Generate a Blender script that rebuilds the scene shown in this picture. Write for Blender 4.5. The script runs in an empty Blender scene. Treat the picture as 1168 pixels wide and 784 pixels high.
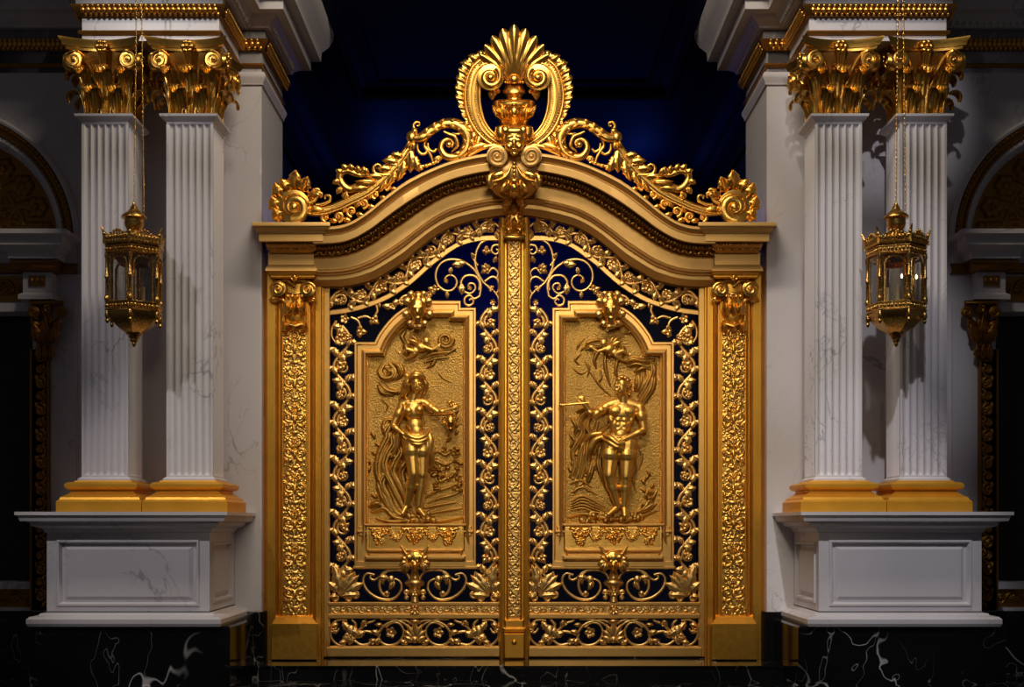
import bpy, bmesh, math, random
import numpy as np
from mathutils import Vector, Matrix
random.seed(7)
sc = bpy.context.scene
COL = sc.collection
PI = math.pi
EYE = 1.672                      # eye height above the hall floor

# ------------------------------------------------------------------ camera
cam_d = bpy.data.cameras.new('camera')
cam = bpy.data.objects.new('camera', cam_d)
COL.objects.link(cam)
cam.location = (0, -14, EYE)
cam.rotation_euler = (PI/2, 0, 0)
cam_d.sensor_width = 36.0
cam_d.lens = 36.0*1400/1168
cam_d.shift_x = -2.5/1168
cam_d.shift_y = (600-392)/1168
cam_d.clip_end = 200
sc.camera = cam

# ------------------------------------------------------------------ world, lights, exposure
w = bpy.data.worlds.new('world'); sc.world = w; w.use_nodes = True
wb = w.node_tree.nodes['Background']
wb.inputs[0].default_value = (0.62, 0.60, 0.66, 1); wb.inputs[1].default_value = 0.042
sc.view_settings.view_transform = 'Standard'
sc.view_settings.look = 'None'
sc.view_settings.gamma = 1.0
sc.view_settings.exposure = 0.0
sc.view_settings.use_curve_mapping = False

def look(o, target):
    d = Vector(target)-o.location
    o.rotation_euler = d.to_track_quat('-Z', 'Y').to_euler()
def spot(name, loc, target, power, color, angle, blend, radius):
    l = bpy.data.lights.new(name, 'SPOT'); l.energy = power; l.color = color
    l.spot_size = math.radians(angle); l.spot_blend = blend; l.shadow_soft_size = radius
    o = bpy.data.objects.new(name, l); COL.objects.link(o); o.location = loc; look(o, target)
    return o
def area(name, loc, target, power, color, sx, sy):
    l = bpy.data.lights.new(name, 'AREA'); l.energy = power; l.color = color
    l.shape = 'RECTANGLE'; l.size = sx; l.size_y = sy
    o = bpy.data.objects.new(name, l); COL.objects.link(o); o.location = loc; look(o, target)
    return o
# three unseen narrow spots added per column pair, from front left, sparing outer bays
for z_, p_, a_ in ((6.7, 1.1, 13.0), (4.1, 1.0, 13.5), (1.2, 2.0, 15.0)):
    spot('left_column_spot', (-6.4, -10.0, 10.5), (-3.75, -.8, z_), 760*p_, (1.0, 0.955, 0.95), a_, 0.8, 0.12)
    spot('right_column_spot', (1.6, -10.0, 10.5), (3.85, -.8, z_), 1000*p_, (0.98, 0.96, 1.0), a_, 0.8, 0.12)
spot('gate_spot', (-1.8, -9.5, 10.5), (0.2, 0, 2.9), 1650, (1.0, 0.87, 0.68), 35, 0.8, 0.75)
area('gate_top_fill', (0, -4.2, 9.9), (0, 0, 3.2), 240, (1.0, 0.86, 0.66), 4.0, 0.7)  # unseen overhead lamp added for highlights on the gilding
spot('gate_front_fill', (1.0, -13.6, 6.0), (0, 0, 2.9), 1350, (1.0, 0.86, 0.67), 31, 0.6, 1.5)  # unseen wide lamp added so the flat gold has something to reflect
for x in (-2.25, 2.25):       # blue cove lamps in the room behind the gate
    area('blue_cove_lamp', (x, 7.75, 7.55), (x*.9, 7.6, 8.17), 1.6, (0.03, 0.12, 1.0), 0.9, 0.15)
area('blue_cove_strip', (0, 7.9, 7.2), (0, 6.6, 8.17), 3.4, (0.03, 0.10, 1.0), 4.6, 0.15)
spot('blue_room_lamp', (0, 4.6, 3.0), (0, 8.3, 6.7), 330, (0.03, 0.10, 1.0), 46, 1.0, 0.2)

# ------------------------------------------------------------------ projection helper: photo pixel at depth Y -> point in metres
def P(px, py, Y):
    s = (14+Y)/1400.0
    return ((px-586.5)*s, Y, EYE+(600-py)*s)
def TL(Y0):
    return lambda x, y, d: P(x, y, Y0-d*0.01)
def TR(Y0):
    return lambda x, y, d: P(1173-x, y, Y0-d*0.01)
def TS(side, Y0):
    return TL(Y0) if side < 0 else TR(Y0)

# ------------------------------------------------------------------ materials
def new_mat(name):
    m = bpy.data.materials.new(name); m.use_nodes = True
    nt = m.node_tree
    return m, nt, nt.nodes['Principled BSDF']
def gold(name, col, rough, bump=0.15, scale=60, metallic=1.0, var=0.12):
    m, nt, b = new_mat(name)
    N, L = nt.nodes.new, nt.links.new
    tc = N('ShaderNodeTexCoord'); no = N('ShaderNodeTexNoise')
    no.inputs['Scale'].default_value = scale; no.inputs['Detail'].default_value = 4
    L(tc.outputs['Object'], no.inputs['Vector'])
    n2 = N('ShaderNodeTexNoise'); n2.inputs['Scale'].default_value = 5; n2.inputs['Detail'].default_value = 3
    L(tc.outputs['Object'], n2.inputs['Vector'])
    cr = N('ShaderNodeMix'); cr.data_type = 'RGBA'
    cr.inputs['A'].default_value = (col[0]*(1-var), col[1]*(1-var*1.3), col[2]*(1-var*1.6), 1)
    cr.inputs['B'].default_value = (min(1, col[0]*(1+var*.6)), col[1]*(1+var*.7), col[2]*(1+var), 1)
    L(n2.outputs['Fac'], cr.inputs['Factor']); L(cr.outputs['Result'], b.inputs['Base Color'])
    mr = N('ShaderNodeMapRange'); mr.inputs['To Min'].default_value = rough-.06; mr.inputs['To Max'].default_value = rough+.08
    L(no.outputs['Fac'], mr.inputs['Value']); L(mr.outputs['Result'], b.inputs['Roughness'])
    b.inputs['Metallic'].default_value = metallic
    bp = N('ShaderNodeBump'); bp.inputs['Strength'].default_value = bump; bp.inputs['Distance'].default_value = 0.01
    L(no.outputs['Fac'], bp.inputs['Height']); L(bp.outputs['Normal'], b.inputs['Normal'])
    return m
def marble(name, base, vein, vscale, vwidth, amount, rough, cloud=0.08, seed=0.0, det=5, gate=(.46, .68)):
    m, nt, b = new_mat(name)
    N, L = nt.nodes.new, nt.links.new
    tc = N('ShaderNodeNewGeometry')
    mp = N('ShaderNodeMapping'); mp.inputs['Location'].default_value = (seed, seed*.7, seed*1.3)
    mp.inputs['Rotation'].default_value = (0.3, 0.6, 0.4); mp.inputs['Scale'].default_value = (1, 1, 0.62)
    L(tc.outputs['Position'], mp.inputs['Vector'])
    def veins(scale, width, det):
        n = N('ShaderNodeTexNoise'); n.inputs['Scale'].default_value = scale; n.inputs['Detail'].default_value = det
        n.inputs['Roughness'].default_value = 0.55; n.inputs['Distortion'].default_value = 0.7
        L(mp.outputs['Vector'], n.inputs['Vector'])
        s = N('ShaderNodeMath'); s.operation = 'SUBTRACT'; s.inputs[1].default_value = 0.5; L(n.outputs['Fac'], s.inputs[0])
        a = N('ShaderNodeMath'); a.operation = 'ABSOLUTE'; L(s.outputs[0], a.inputs[0])
        r = N('ShaderNodeMapRange'); r.inputs['From Min'].default_value = 0; r.inputs['From Max'].default_value = width
        r.inputs['To Min'].default_value = 1; r.inputs['To Max'].default_value = 0; r.interpolation_type = 'SMOOTHSTEP'
        L(a.outputs[0], r.inputs['Value'])
        return r.outputs['Result']
    v1 = veins(vscale, vwidth, det); v2 = veins(vscale*2.3, vwidth*.7, det-1)
    # veins come and go along their length
    g = N('ShaderNodeTexNoise'); g.inputs['Scale'].default_value = vscale*1.1; g.inputs['Detail'].default_value = 2
    L(mp.outputs['Vector'], g.inputs['Vector'])
    gr = N('ShaderNodeMapRange'); gr.inputs['From Min'].default_value = gate[0]; gr.inputs['From Max'].default_value = gate[1]
    L(g.outputs['Fac'], gr.inputs['Value'])
    m1 = N('ShaderNodeMath'); m1.operation = 'MULTIPLY'; L(v2, m1.inputs[0]); m1.inputs[1].default_value = 0.5
    mx = N('ShaderNodeMath'); mx.operation = 'MAXIMUM'; L(v1, mx.inputs[0]); L(m1.outputs[0], mx.inputs[1])
    m2 = N('ShaderNodeMath'); m2.operation = 'MULTIPLY'; L(mx.outputs[0], m2.inputs[0]); L(gr.outputs['Result'], m2.inputs[1])
    m3 = N('ShaderNodeMath'); m3.operation = 'MULTIPLY'; L(m2.outputs[0], m3.inputs[0]); m3.inputs[1].default_value = amount
    c = N('ShaderNodeTexNoise'); c.inputs['Scale'].default_value = 1.6; c.inputs['Detail'].default_value = 5
    L(mp.outputs['Vector'], c.inputs['Vector'])
    cm = N('ShaderNodeMix'); cm.data_type = 'RGBA'
    cm.inputs['A'].default_value = tuple(x*(1-cloud) for x in base)+(1,)
    cm.inputs['B'].default_value = tuple(min(1, x*(1+cloud)) for x in base)+(1,)
    L(c.outputs['Fac'], cm.inputs['Factor'])
    fm = N('ShaderNodeMix'); fm.data_type = 'RGBA'
    L(m3.outputs[0], fm.inputs['Factor']); L(cm.outputs['Result'], fm.inputs['A'])
    fm.inputs['B'].default_value = tuple(vein)+(1,)
    L(fm.outputs['Result'], b.inputs['Base Color'])
    b.inputs['Roughness'].default_value = rough
    return m
def plain(name, col, rough, metallic=0.0):
    m, nt, b = new_mat(name)
    N, L = nt.nodes.new, nt.links.new
    tc = N('ShaderNodeNewGeometry'); no = N('ShaderNodeTexNoise'); no.inputs['Scale'].default_value = 3; no.inputs['Detail'].default_value = 5
    L(tc.outputs['Position'], no.inputs['Vector'])
    cr = N('ShaderNodeMix'); cr.data_type = 'RGBA'
    cr.inputs['A'].default_value = tuple(x*.88 for x in col)+(1,); cr.inputs['B'].default_value = tuple(min(1, x*1.1) for x in col)+(1,)
    L(no.outputs['Fac'], cr.inputs['Factor']); L(cr.outputs['Result'], b.inputs['Base Color'])
    b.inputs['Roughness'].default_value = rough; b.inputs['Metallic'].default_value = metallic
    return m
GOLD = gold('polished_gilding', (0.94, 0.54, 0.12), 0.30, 0.10, 45)
GOLD_SKIN = gold('rubbed_gilding', (0.96, 0.58, 0.14), 0.44, 0.05, 50)
GOLD_FINE = gold('burnished_scrollwork_gilding', (0.88, 0.57, 0.20), 0.40, 0.10, 60)
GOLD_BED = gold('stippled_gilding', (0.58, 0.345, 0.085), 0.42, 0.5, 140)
GOLD_SATIN = gold('satin_gilding', (0.74, 0.46, 0.155), 0.48, 0.05, 30, 0.8)
GOLD_FRAME = gold('pale_satin_gilding', (0.80, 0.49, 0.15), 0.40, 0.05, 20, 0.95)
GOLD_CAP = gold('antique_gilding', (0.74, 0.42, 0.085), 0.30, 0.10, 45)
GOLD_POST = gold('deep_satin_gilding', (0.82, 0.43, 0.065), 0.38, 0.05, 20, 1.0)
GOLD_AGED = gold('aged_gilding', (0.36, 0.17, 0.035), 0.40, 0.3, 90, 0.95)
GOLD_BASE = gold('smooth_yellow_gilding', (0.86, 0.42, 0.035), 0.42, 0.03, 15, 0.55)
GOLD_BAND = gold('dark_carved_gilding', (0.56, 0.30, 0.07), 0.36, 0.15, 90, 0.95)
GOLD_LAMP = gold('antique_brass', (0.62, 0.36, 0.09), 0.26, 0.25, 120)
WHITE = marble('white_marble', (0.70, 0.67, 0.70), (0.12, 0.11, 0.14), 1.1, 0.012, 0.55, 0.32)
WHITE_COL = marble('white_column_marble', (0.74, 0.71, 0.75), (0.16, 0.15, 0.19), 1.7, 0.012, 0.5, 0.35, 0.06, 4.2)
GREY = marble('grey_veined_marble', (0.20, 0.19, 0.20), (0.65, 0.62, 0.62), 9.0, 0.03, 0.8, 0.35, 0.4, 2.0)
BLACK = marble('black_marble', (0.006, 0.006, 0.007), (0.55, 0.53, 0.53), 0.85, 0.0062, 1.0, 0.10, 0.3, 9.0, 3.4, (.40, .58))
NAVY = plain('navy_ceiling_paint', (0.016, 0.018, 0.05), 0.6)
NAVY_WALL = plain('navy_wall_paint', (0.006, 0.010, 0.07), 0.7)
DARK_WOOD = plain('dark_bronze_moulding', (0.02, 0.012, 0.008), 0.6)
VOID = plain('opening_darkness', (0.004, 0.004, 0.005), 0.12)  # near-black colour standing in for the unlit room beyond
WAX = plain('ivory_candle', (0.75, 0.62, 0.36), 0.5)
GLASS, _nt, _b = new_mat('lantern_glass')
_t = _nt.nodes.new('ShaderNodeBsdfTransparent'); _t.inputs[0].default_value = (0.86, 0.85, 0.82, 1)
_g = _nt.nodes.new('ShaderNodeBsdfGlossy'); _g.inputs['Roughness'].default_value = 0.04
_f = _nt.nodes.new('ShaderNodeMixShader'); _f.inputs[0].default_value = 0.09
_nt.links.new(_t.outputs[0], _f.inputs[1]); _nt.links.new(_g.outputs[0], _f.inputs[2])
_nt.links.new(_f.outputs[0], _nt.nodes['Material Output'].inputs['Surface'])
FLAME, _nt, _b = new_mat('lit_bulb')
_b.inputs['Emission Color'].default_value = (1, 0.72, 0.35, 1); _b.inputs['Emission Strength'].default_value = 14

# ------------------------------------------------------------------ objects
WORLD_LOC = {}
def link(o, parent, c):
    COL.objects.link(o)
    if parent is not None:
        o.parent = parent
        o.location = Vector(c)-WORLD_LOC[parent.name]
    else:
        o.location = c
    WORLD_LOC[o.name] = Vector(c)
    return o
def thing(name, label, cat, loc, group=None, kind=None):
    o = bpy.data.objects.new(name, None)
    o.empty_display_size = 0.1
    link(o, None, loc)
    if label: o['label'] = label
    if cat: o['category'] = cat
    if group: o['group'] = group
    if kind: o['kind'] = kind
    return o
def mesh_object(name, verts, faces, mat, parent=None, sharp=38, label=None, kind=None, fix=True):
    V = np.array(verts, dtype=float)
    c = (V.min(0)+V.max(0))/2
    V = V-c
    me = bpy.data.meshes.new(name)
    me.from_pydata(V.tolist(), [], faces)
    if fix:
        bm = bmesh.new(); bm.from_mesh(me)
        bmesh.ops.recalc_face_normals(bm, faces=bm.faces[:])
        bm.to_mesh(me); bm.free()
    me.materials.append(mat)
    me.polygons.foreach_set('use_smooth', [True]*len(me.polygons))
    me.set_sharp_from_angle(angle=math.radians(sharp))
    me.update()
    o = bpy.data.objects.new(name, me)
    link(o, parent, c)
    if label: o['label'] = label
    if kind: o['kind'] = kind
    return o
def copy_tree(o, delta, parent=None):
    c = o.copy(); COL.objects.link(c)
    if parent is None: c.location = o.location+Vector(delta)
    else: c.parent = parent
    for ch in list(o.children): copy_tree(ch, delta, c)
    return c

ID = lambda x, y, z: (x, y, z)
def crom(pts, n=6):
    """Catmull-Rom through the control points."""
    p = [np.array(q, float) for q in pts]
    if len(p) < 3: n = max(n, 2)
    p = [2*p[0]-p[1]]+p+[2*p[-1]-p[-2]]
    out = []
    for i in range(1, len(p)-2):
        for k in range(n):
            t = k/n
            out.append(0.5*((2*p[i])+(-p[i-1]+p[i+1])*t+(2*p[i-1]-5*p[i]+4*p[i+1]-p[i+2])*t*t+(-p[i-1]+3*p[i]-3*p[i+1]+p[i+2])*t**3))
    out.append(p[-2])
    return [tuple(q) for q in out]
def resample(pts, n):
    a = np.array(pts, float); s = np.r_[0, np.cumsum(np.linalg.norm(np.diff(a, axis=0), axis=1))]
    t = np.linspace(0, s[-1], n)
    return np.stack([np.interp(t, s, a[:, k]) for k in range(a.shape[1])], 1)
def spiral(cx, cy, r0, r1, a0, turns, cw=1, n=None):
    n = n or max(10, int(abs(turns)*20))
    out = []
    for i in range(n+1):
        t = i/n; a = math.radians(a0)+cw*2*PI*turns*t
        r = r0+(r1-r0)*(t**0.85)
        out.append((cx+r*math.cos(a), cy+r*math.sin(a)))
    return out
def lerp_list(vals, n):
    vals = list(vals) if hasattr(vals, '__len__') else [vals]
    if len(vals) == 1: return [vals[0]]*n
    return list(np.interp(np.linspace(0, 1, n), np.linspace(0, 1, len(vals)), vals))

class MB:
    """Collects surfaces of one part.  Points are (x, y, d) of the transform T."""
    def __init__(self, T=ID):
        self.T = T; self.v = []; self.f = []
    def pt(self, x, y, z):
        self.v.append(self.T(x, y, z)); return len(self.v)-1
    def box(self, x0, x1, y0, y1, z0, z1):
        i = [self.pt(x, y, z) for z in (z0, z1) for y in (y0, y1) for x in (x0, x1)]
        for q in ((0, 1, 3, 2), (4, 5, 7, 6), (0, 1, 5, 4), (2, 3, 7, 6), (0, 2, 6, 4), (1, 3, 7, 5)):
            self.f.append([i[k] for k in q])
    def grid(self, rows, close_u=False, close_v=False, cap=False):
        """rows: list of equally long rows of points"""
        idx = [[self.pt(*p) for p in r] for r in rows]
        nu, nv = len(idx), len(idx[0])
        for i in range(nu if close_u else nu-1):
            for j in range(nv if close_v else nv-1):
                a, b = idx[i], idx[(i+1) % nu]
                self.f.append([a[j], a[(j+1) % nv], b[(j+1) % nv], b[j]])
        if cap:
            self.f.append(idx[0][:]); self.f.append(idx[-1][::-1])
        return idx
    def bevel_box(self, x0, x1, y0, y1, d0, d1, b):
        """block in (x, y) with its front (d1) edges bevelled by b"""
        self.grid([[(x0, y0, d0), (x1, y0, d0), (x1, y1, d0), (x0, y1, d0)],
                   [(x0, y0, d1-b), (x1, y0, d1-b), (x1, y1, d1-b), (x0, y1, d1-b)],
                   [(x0+b, y0+b, d1), (x1-b, y0+b, d1), (x1-b, y1-b, d1), (x0+b, y1-b, d1)]], close_v=True, cap=True)
    def tube(self, pts, r, d=0, ds=1.0, n=8, cap=True):
        """flat-lying tube: pts are (x, y) or (x, y, d)"""
        q = [(p[0], p[1], (p[2] if len(p) > 2 else 0)+d) for p in pts]
        m = len(q); R = lerp_list(r, m)
        rows = []
        for i in range(m):
            a = q[max(0, i-1)]; b = q[min(m-1, i+1)]
            tx, ty = b[0]-a[0], b[1]-a[1]; l = math.hypot(tx, ty) or 1
            nx, ny = -ty/l, tx/l
            rows.append([(q[i][0]+nx*R[i]*math.cos(2*PI*k/n), q[i][1]+ny*R[i]*math.cos(2*PI*k/n), q[i][2]+R[i]*ds*math.sin(2*PI*k/n)) for k in range(n)])
        self.grid(rows, close_v=True, cap=cap)
    def rod(self, pts, r, n=8, cap=True):
        """round tube along any 3-D path"""
        q = [Vector(p) for p in pts]; m = len(q); R = lerp_list(r, m)
        rows = []; up = None
        for i in range(m):
            t = (q[min(m-1, i+1)]-q[max(0, i-1)]).normalized()
            if up is None:
                up = t.orthogonal().normalized()
            u = (up-t*up.dot(t))
            u = u.normalized() if u.length > 1e-6 else t.orthogonal().normalized()
            up = u; w_ = t.cross(u)
            rows.append([tuple(q[i]+(u*math.cos(2*PI*k/n)+w_*math.sin(2*PI*k/n))*R[i]) for k in range(n)])
        self.grid(rows, close_v=True, cap=cap)
    def ell(self, c, r, nu=10, nv=8, rot=0):
        rows = []
        ca, sa = math.cos(math.radians(rot)), math.sin(math.radians(rot))
        for i in range(nv+1):
            ph = -PI/2+PI*i/nv
            ph = max(-PI/2+.03, min(PI/2-.03, ph))
            row = []
            for k in range(nu):
                x, y, z = r[0]*math.cos(ph)*math.cos(2*PI*k/nu), r[1]*math.sin(ph), r[2]*math.cos(ph)*math.sin(2*PI*k/nu)
                row.append((c[0]+x*ca-y*sa, c[1]+x*sa+y*ca, c[2]+z))
            rows.append(row)
        self.grid(rows, close_v=True, cap=True)
    def capsule(self, p0, p1, r0, r1, n=12):
        a, b = Vector(p0), Vector(p1); t = b-a
        L = t.length or 1e-6; t = t/L
        pts = []; R = []
        for k in range(5):
            an = PI/2*k/4; pts.append(a-t*r0*math.cos(an)); R.append(max(.05*r0, r0*math.sin(an)))
        for k in range(1, 5):
            pts.append(a+t*L*k/5); R.append(r0+(r1-r0)*k/5)
        for k in range(5):
            an = PI/2*k/4; pts.append(b+t*r1*math.sin(an)); R.append(max(.05*r1, r1*math.cos(an)))
        self.rod([tuple(p) for p in pts], R, n)
    def lathe(self, cx, d0, prof, n=24, sd=1.0):
        """prof: (r, y); axis along y in (x, y, d) space"""
        self.grid([[(cx+r*math.cos(2*PI*k/n), y, d0+sd*r*math.sin(2*PI*k/n)) for k in range(n)] for r, y in prof], close_v=True, cap=True)
    def lathe_z(self, cx, cy, prof, n=24, a0=0.0):
        """prof: (r, z) about a vertical axis in metres"""
        self.grid([[(cx+r*math.cos(a0+2*PI*k/n), cy+r*math.sin(a0+2*PI*k/n), z) for k in range(n)] for r, z in prof], close_v=True, cap=True)
    def rect_loft(self, cx, cy, hx, hy, prof):
        """prof: (offset, z): moulded rectangular block"""
        self.grid([[(cx+sx*(hx+o), cy+sy*(hy+o), z) for sx, sy in ((-1, -1), (1, -1), (1, 1), (-1, 1))] for o, z in prof], close_v=True, cap=True)
    def leaf(self, x, y, ang, L, W, curl=0, d=0, lift=2.0, lobes=4, notch=.32, wide=.8, thick=1.6, ridge=.35, tipd=0):
        """lobed leaf lying in (x, y); ang in degrees, 90 points up in the picture"""
        n, m = 6*max(2, lobes)//2+6, 4
        top, bot = [], []
        px, py = x, y
        for i in range(n+1):
            t = i/n
            a = math.radians(ang+curl*t)
            dx, dy = math.cos(a), -math.sin(a)
            if i: px += dx*L/n; py += dy*L/n
            nx, ny = -dy, dx
            wv = W*max(.04, math.sin(PI*min(1, max(0, t))**wide))**.8
            lob = 1-notch*(0.5-0.5*math.cos(2*PI*lobes*t))*(0.3+.7*t)
            wv *= lob
            h = lift*math.sin(PI*t*.9)+tipd*t*t
            rt, rb = [], []
            for j in range(-m, m+1):
                s = j/m
                sweep = -abs(s)*W*.25*math.cos(2*PI*lobes*t)*.4
                vein = ridge*lift*.25*math.cos(PI*4*s)
                hh = d+thick*.5+h*(1-.55*s*s)+vein*(1-abs(s))+(.5*lift*ridge if j == 0 else 0)
                X, Y = px+nx*wv*s+dx*sweep, py+ny*wv*s+dy*sweep
                rt.append((X, Y, hh if abs(j) < m else d+h*.45))
                rb.append((X, Y, d-thick*.5+h*.45))
            top.append(rt); bot.append(rb)
        rows = [rt+rb[::-1] for rt, rb in zip(top, bot)]
        self.grid(rows, close_v=True, cap=True)
    def flower(self, x, y, R, petals=5, d=0, h=2.2, rot=0):
        k = petals*6; rows = []
        for ring, rr in enumerate((.06, .22, .30, .55, .8, 1.0)):
            row = []
            for i in range(k):
                a = 2*PI*i/k+rot
                ww = abs(math.cos(petals*a/2))
                edge = .62+.38*ww**.7
                rad = R*rr*(1 if rr < .35 else edge)
                hh = (h*.95, h*.85, h*.35, h*(.45+.35*ww), h*(.55+.4*ww), h*.15)[ring]
                row.append((x+rad*math.cos(a), y+rad*math.sin(a), d+hh))
            rows.append(row)
        rows.append([(p[0], p[1], d-1) for p in rows[-1]])
        self.grid(rows, close_v=True, cap=True)
    def trefoil(self, x, y, ang, R, d=0):
        for da, s in ((-68, .85), (68, .85), (0, 1.15)):
            self.leaf(x, y, ang+da, R*s, R*.42, 0, d, R*.28, 2, .3)
        self.ell((x, y, d+R*.2), (R*.28, R*.28, R*.25), 8, 6)
    def volute(self, cx, cy, R, a0, turns, cw, r, d=0, base=True, depth=4):
        """spiral ridge on a round drum"""
        if base:
            k = 28
            self.grid([[(cx+R*q*math.cos(2*PI*i/k), cy+R*q*math.sin(2*PI*i/k), dd) for i in range(k)] for q, dd in ((1, d-depth), (1, d-.3), (.94, d), (.05, d+.6))], close_v=True, cap=True)
        sp = spiral(cx, cy, R-r*.6, R*.16, a0, turns, cw)
        self.tube(sp, [r, r*.75, r*.5], d+.2, 1.0, 8)
        self.ell((cx, cy, d+.6), (R*.2, R*.2, R*.2), 10, 8)
    def build(self, name, mat, parent=None, sharp=38, label=None, kind=None):
        return mesh_object(name, self.v, self.f, mat, parent, sharp, label, kind)
    def blend(self, name, mat, parent, voxel=.008, smooth=4, label=None, fac=.5):
        """fuse overlapping solids into one continuous skin"""
        me = bpy.data.meshes.new('tmp'); me.from_pydata(self.v, [], self.f)
        bm = bmesh.new(); bm.from_mesh(me); bmesh.ops.recalc_face_normals(bm, faces=bm.faces[:]); bm.to_mesh(me); bm.free()
        o = bpy.data.objects.new('tmp', me); COL.objects.link(o)
        r = o.modifiers.new('r', 'REMESH'); r.mode = 'VOXEL'; r.voxel_size = voxel
        s = o.modifiers.new('s', 'SMOOTH'); s.iterations = smooth; s.factor = fac
        dg = bpy.context.evaluated_depsgraph_get(); ev = o.evaluated_get(dg)
        m2 = ev.to_mesh()
        V = np.empty(len(m2.vertices)*3); m2.vertices.foreach_get('co', V)
        F = [list(p.vertices) for p in m2.polygons]
        ev.to_mesh_clear()
        bpy.data.objects.remove(o); bpy.data.meshes.remove(me)
        return mesh_object(name, V.reshape(-1, 3), F, mat, parent, 80, label, None, False)

def loft_between(mb, A, B, prof, closed=False):
    """A, B: matching lists of (x, y); prof: (fraction, d)"""
    mb.grid([[(a[0]+(b[0]-a[0])*f, a[1]+(b[1]-a[1])*f, d) for a, b in zip(A, B)] for f, d in prof], close_v=closed)
def plan_sweep(mb, path, prof):
    """moulding along a plan path (x, y); prof: (projection, z); projects to the right-hand side of travel"""
    n = len(path); nor = []
    for i in range(n-1):
        dx, dy = path[i+1][0]-path[i][0], path[i+1][1]-path[i][1]; l = math.hypot(dx, dy)
        nor.append((dy/l, -dx/l))
    off = []
    for i in range(n):
        if i == 0: off.append(nor[0])
        elif i == n-1: off.append(nor[-1])
        else:
            a, b = nor[i-1], nor[i]; k = 1+a[0]*b[0]+a[1]*b[1]
            off.append(((a[0]+b[0])/k, (a[1]+b[1])/k))
    mb.grid([[(path[i][0]+off[i][0]*p, path[i][1]+off[i][1]*p, z) for i in range(n)] for p, z in prof])

# ------------------------------------------------------------------ carved relief as real height
class Relief:
    def __init__(self, x0, y0, x1, y1, res=2.0):
        self.nx = max(3, int((x1-x0)*res)); self.ny = max(3, int((y1-y0)*res))
        self.x = np.linspace(x0, x1, self.nx); self.y = np.linspace(y0, y1, self.ny)
        self.X, self.Y = np.meshgrid(self.x, self.y); self.H = np.zeros_like(self.X)
    def _put(self, ys, xs, h, add=False):
        s = self.H[ys, xs]
        self.H[ys, xs] = np.maximum(s, h) if not add else s+h
    def _win(self, x0, x1, y0, y1):
        a, b = np.searchsorted(self.x, (x0, x1)); c, d = np.searchsorted(self.y, (y0, y1))
        return slice(c, d), slice(a, b)
    def stroke(self, pts, r, h=1.0, base=0.0):
        m = len(pts); R = lerp_list(r, m)
        for i in range(m-1):
            (ax, ay), (bx, by) = pts[i][:2], pts[i+1][:2]
            rr = max(R[i], R[i+1])
            ys, xs = self._win(min(ax, bx)-rr, max(ax, bx)+rr, min(ay, by)-rr, max(ay, by)+rr)
            X, Y = self.X[ys, xs], self.Y[ys, xs]
            if X.size == 0: continue
            dx, dy = bx-ax, by-ay; l2 = dx*dx+dy*dy or 1e-9
            t = np.clip(((X-ax)*dx+(Y-ay)*dy)/l2, 0, 1)
            q = (R[i]+(R[i+1]-R[i])*t)
            dd = np.hypot(X-ax-t*dx, Y-ay-t*dy)/np.maximum(q, 1e-6)
            self._put(ys, xs, np.where(dd < 1, base*(dd < .98)+q*h*np.sqrt(np.maximum(0, 1-dd*dd)), 0))
    def blob(self, x, y, rx, ry, h, rot=0):
        r = max(rx, ry); ys, xs = self._win(x-r, x+r, y-r, y+r)
        X, Y = self.X[ys, xs]-x, self.Y[ys, xs]-y
        c, s = math.cos(rot), math.sin(rot)
        dd = ((X*c+Y*s)/rx)**2+((-X*s+Y*c)/ry)**2
        self._put(ys, xs, h*np.sqrt(np.maximum(0, 1-dd)))
    def leaf(self, x, y, ang, L, W, h=1.5):
        a = math.radians(ang); dx, dy = math.cos(a), -math.sin(a)
        pts = [(x+dx*L*t, y+dy*L*t) for t in np.linspace(0, 1, 6)]
        self.stroke(pts, [W*.4, W*.9, W, W*.7, W*.15], h)
        for t, s in ((.3, 1), (.3, -1), (.55, 1), (.55, -1)):
            b = a+s*.8
            self.stroke([(x+dx*L*t, y+dy*L*t), (x+dx*L*t+math.cos(b)*W*1.3, y+dy*L*t-math.sin(b)*W*1.3)], [W*.55, W*.3], h)
    def flower(self, x, y, R, n=5, h=1.0):
        for k in range(n):
            a = 2*PI*k/n
            self.blob(x+math.cos(a)*R*.6, y+math.sin(a)*R*.6, R*.42, R*.42, R*.45*h)
        self.blob(x, y, R*.32, R*.32, R*.65*h)
    def emit(self, mb, d0=0, mask=None, skirt=2.0):
        idx = [[None]*self.nx for _ in range(self.ny)]
        def g(j, i):
            if idx[j][i] is None: idx[j][i] = mb.pt(self.x[i], self.y[j], d0+self.H[j, i])
            return idx[j][i]
        for j in range(self.ny-1):
            for i in range(self.nx-1):
                if mask is None or mask[j, i]:
                    mb.f.append([g(j, i), g(j, i+1), g(j+1, i+1), g(j+1, i)])
def inside(poly, X, Y):
    r = np.zeros(X.shape, bool); n = len(poly)
    for i in range(n):
        (x1, y1), (x2, y2) = poly[i], poly[(i+1) % n]
        if y1 == y2: continue
        c = ((y1 > Y) != (y2 > Y)) & (X < (x2-x1)*(Y-y1)/(y2-y1)+x1)
        r ^= c
    return r
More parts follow.
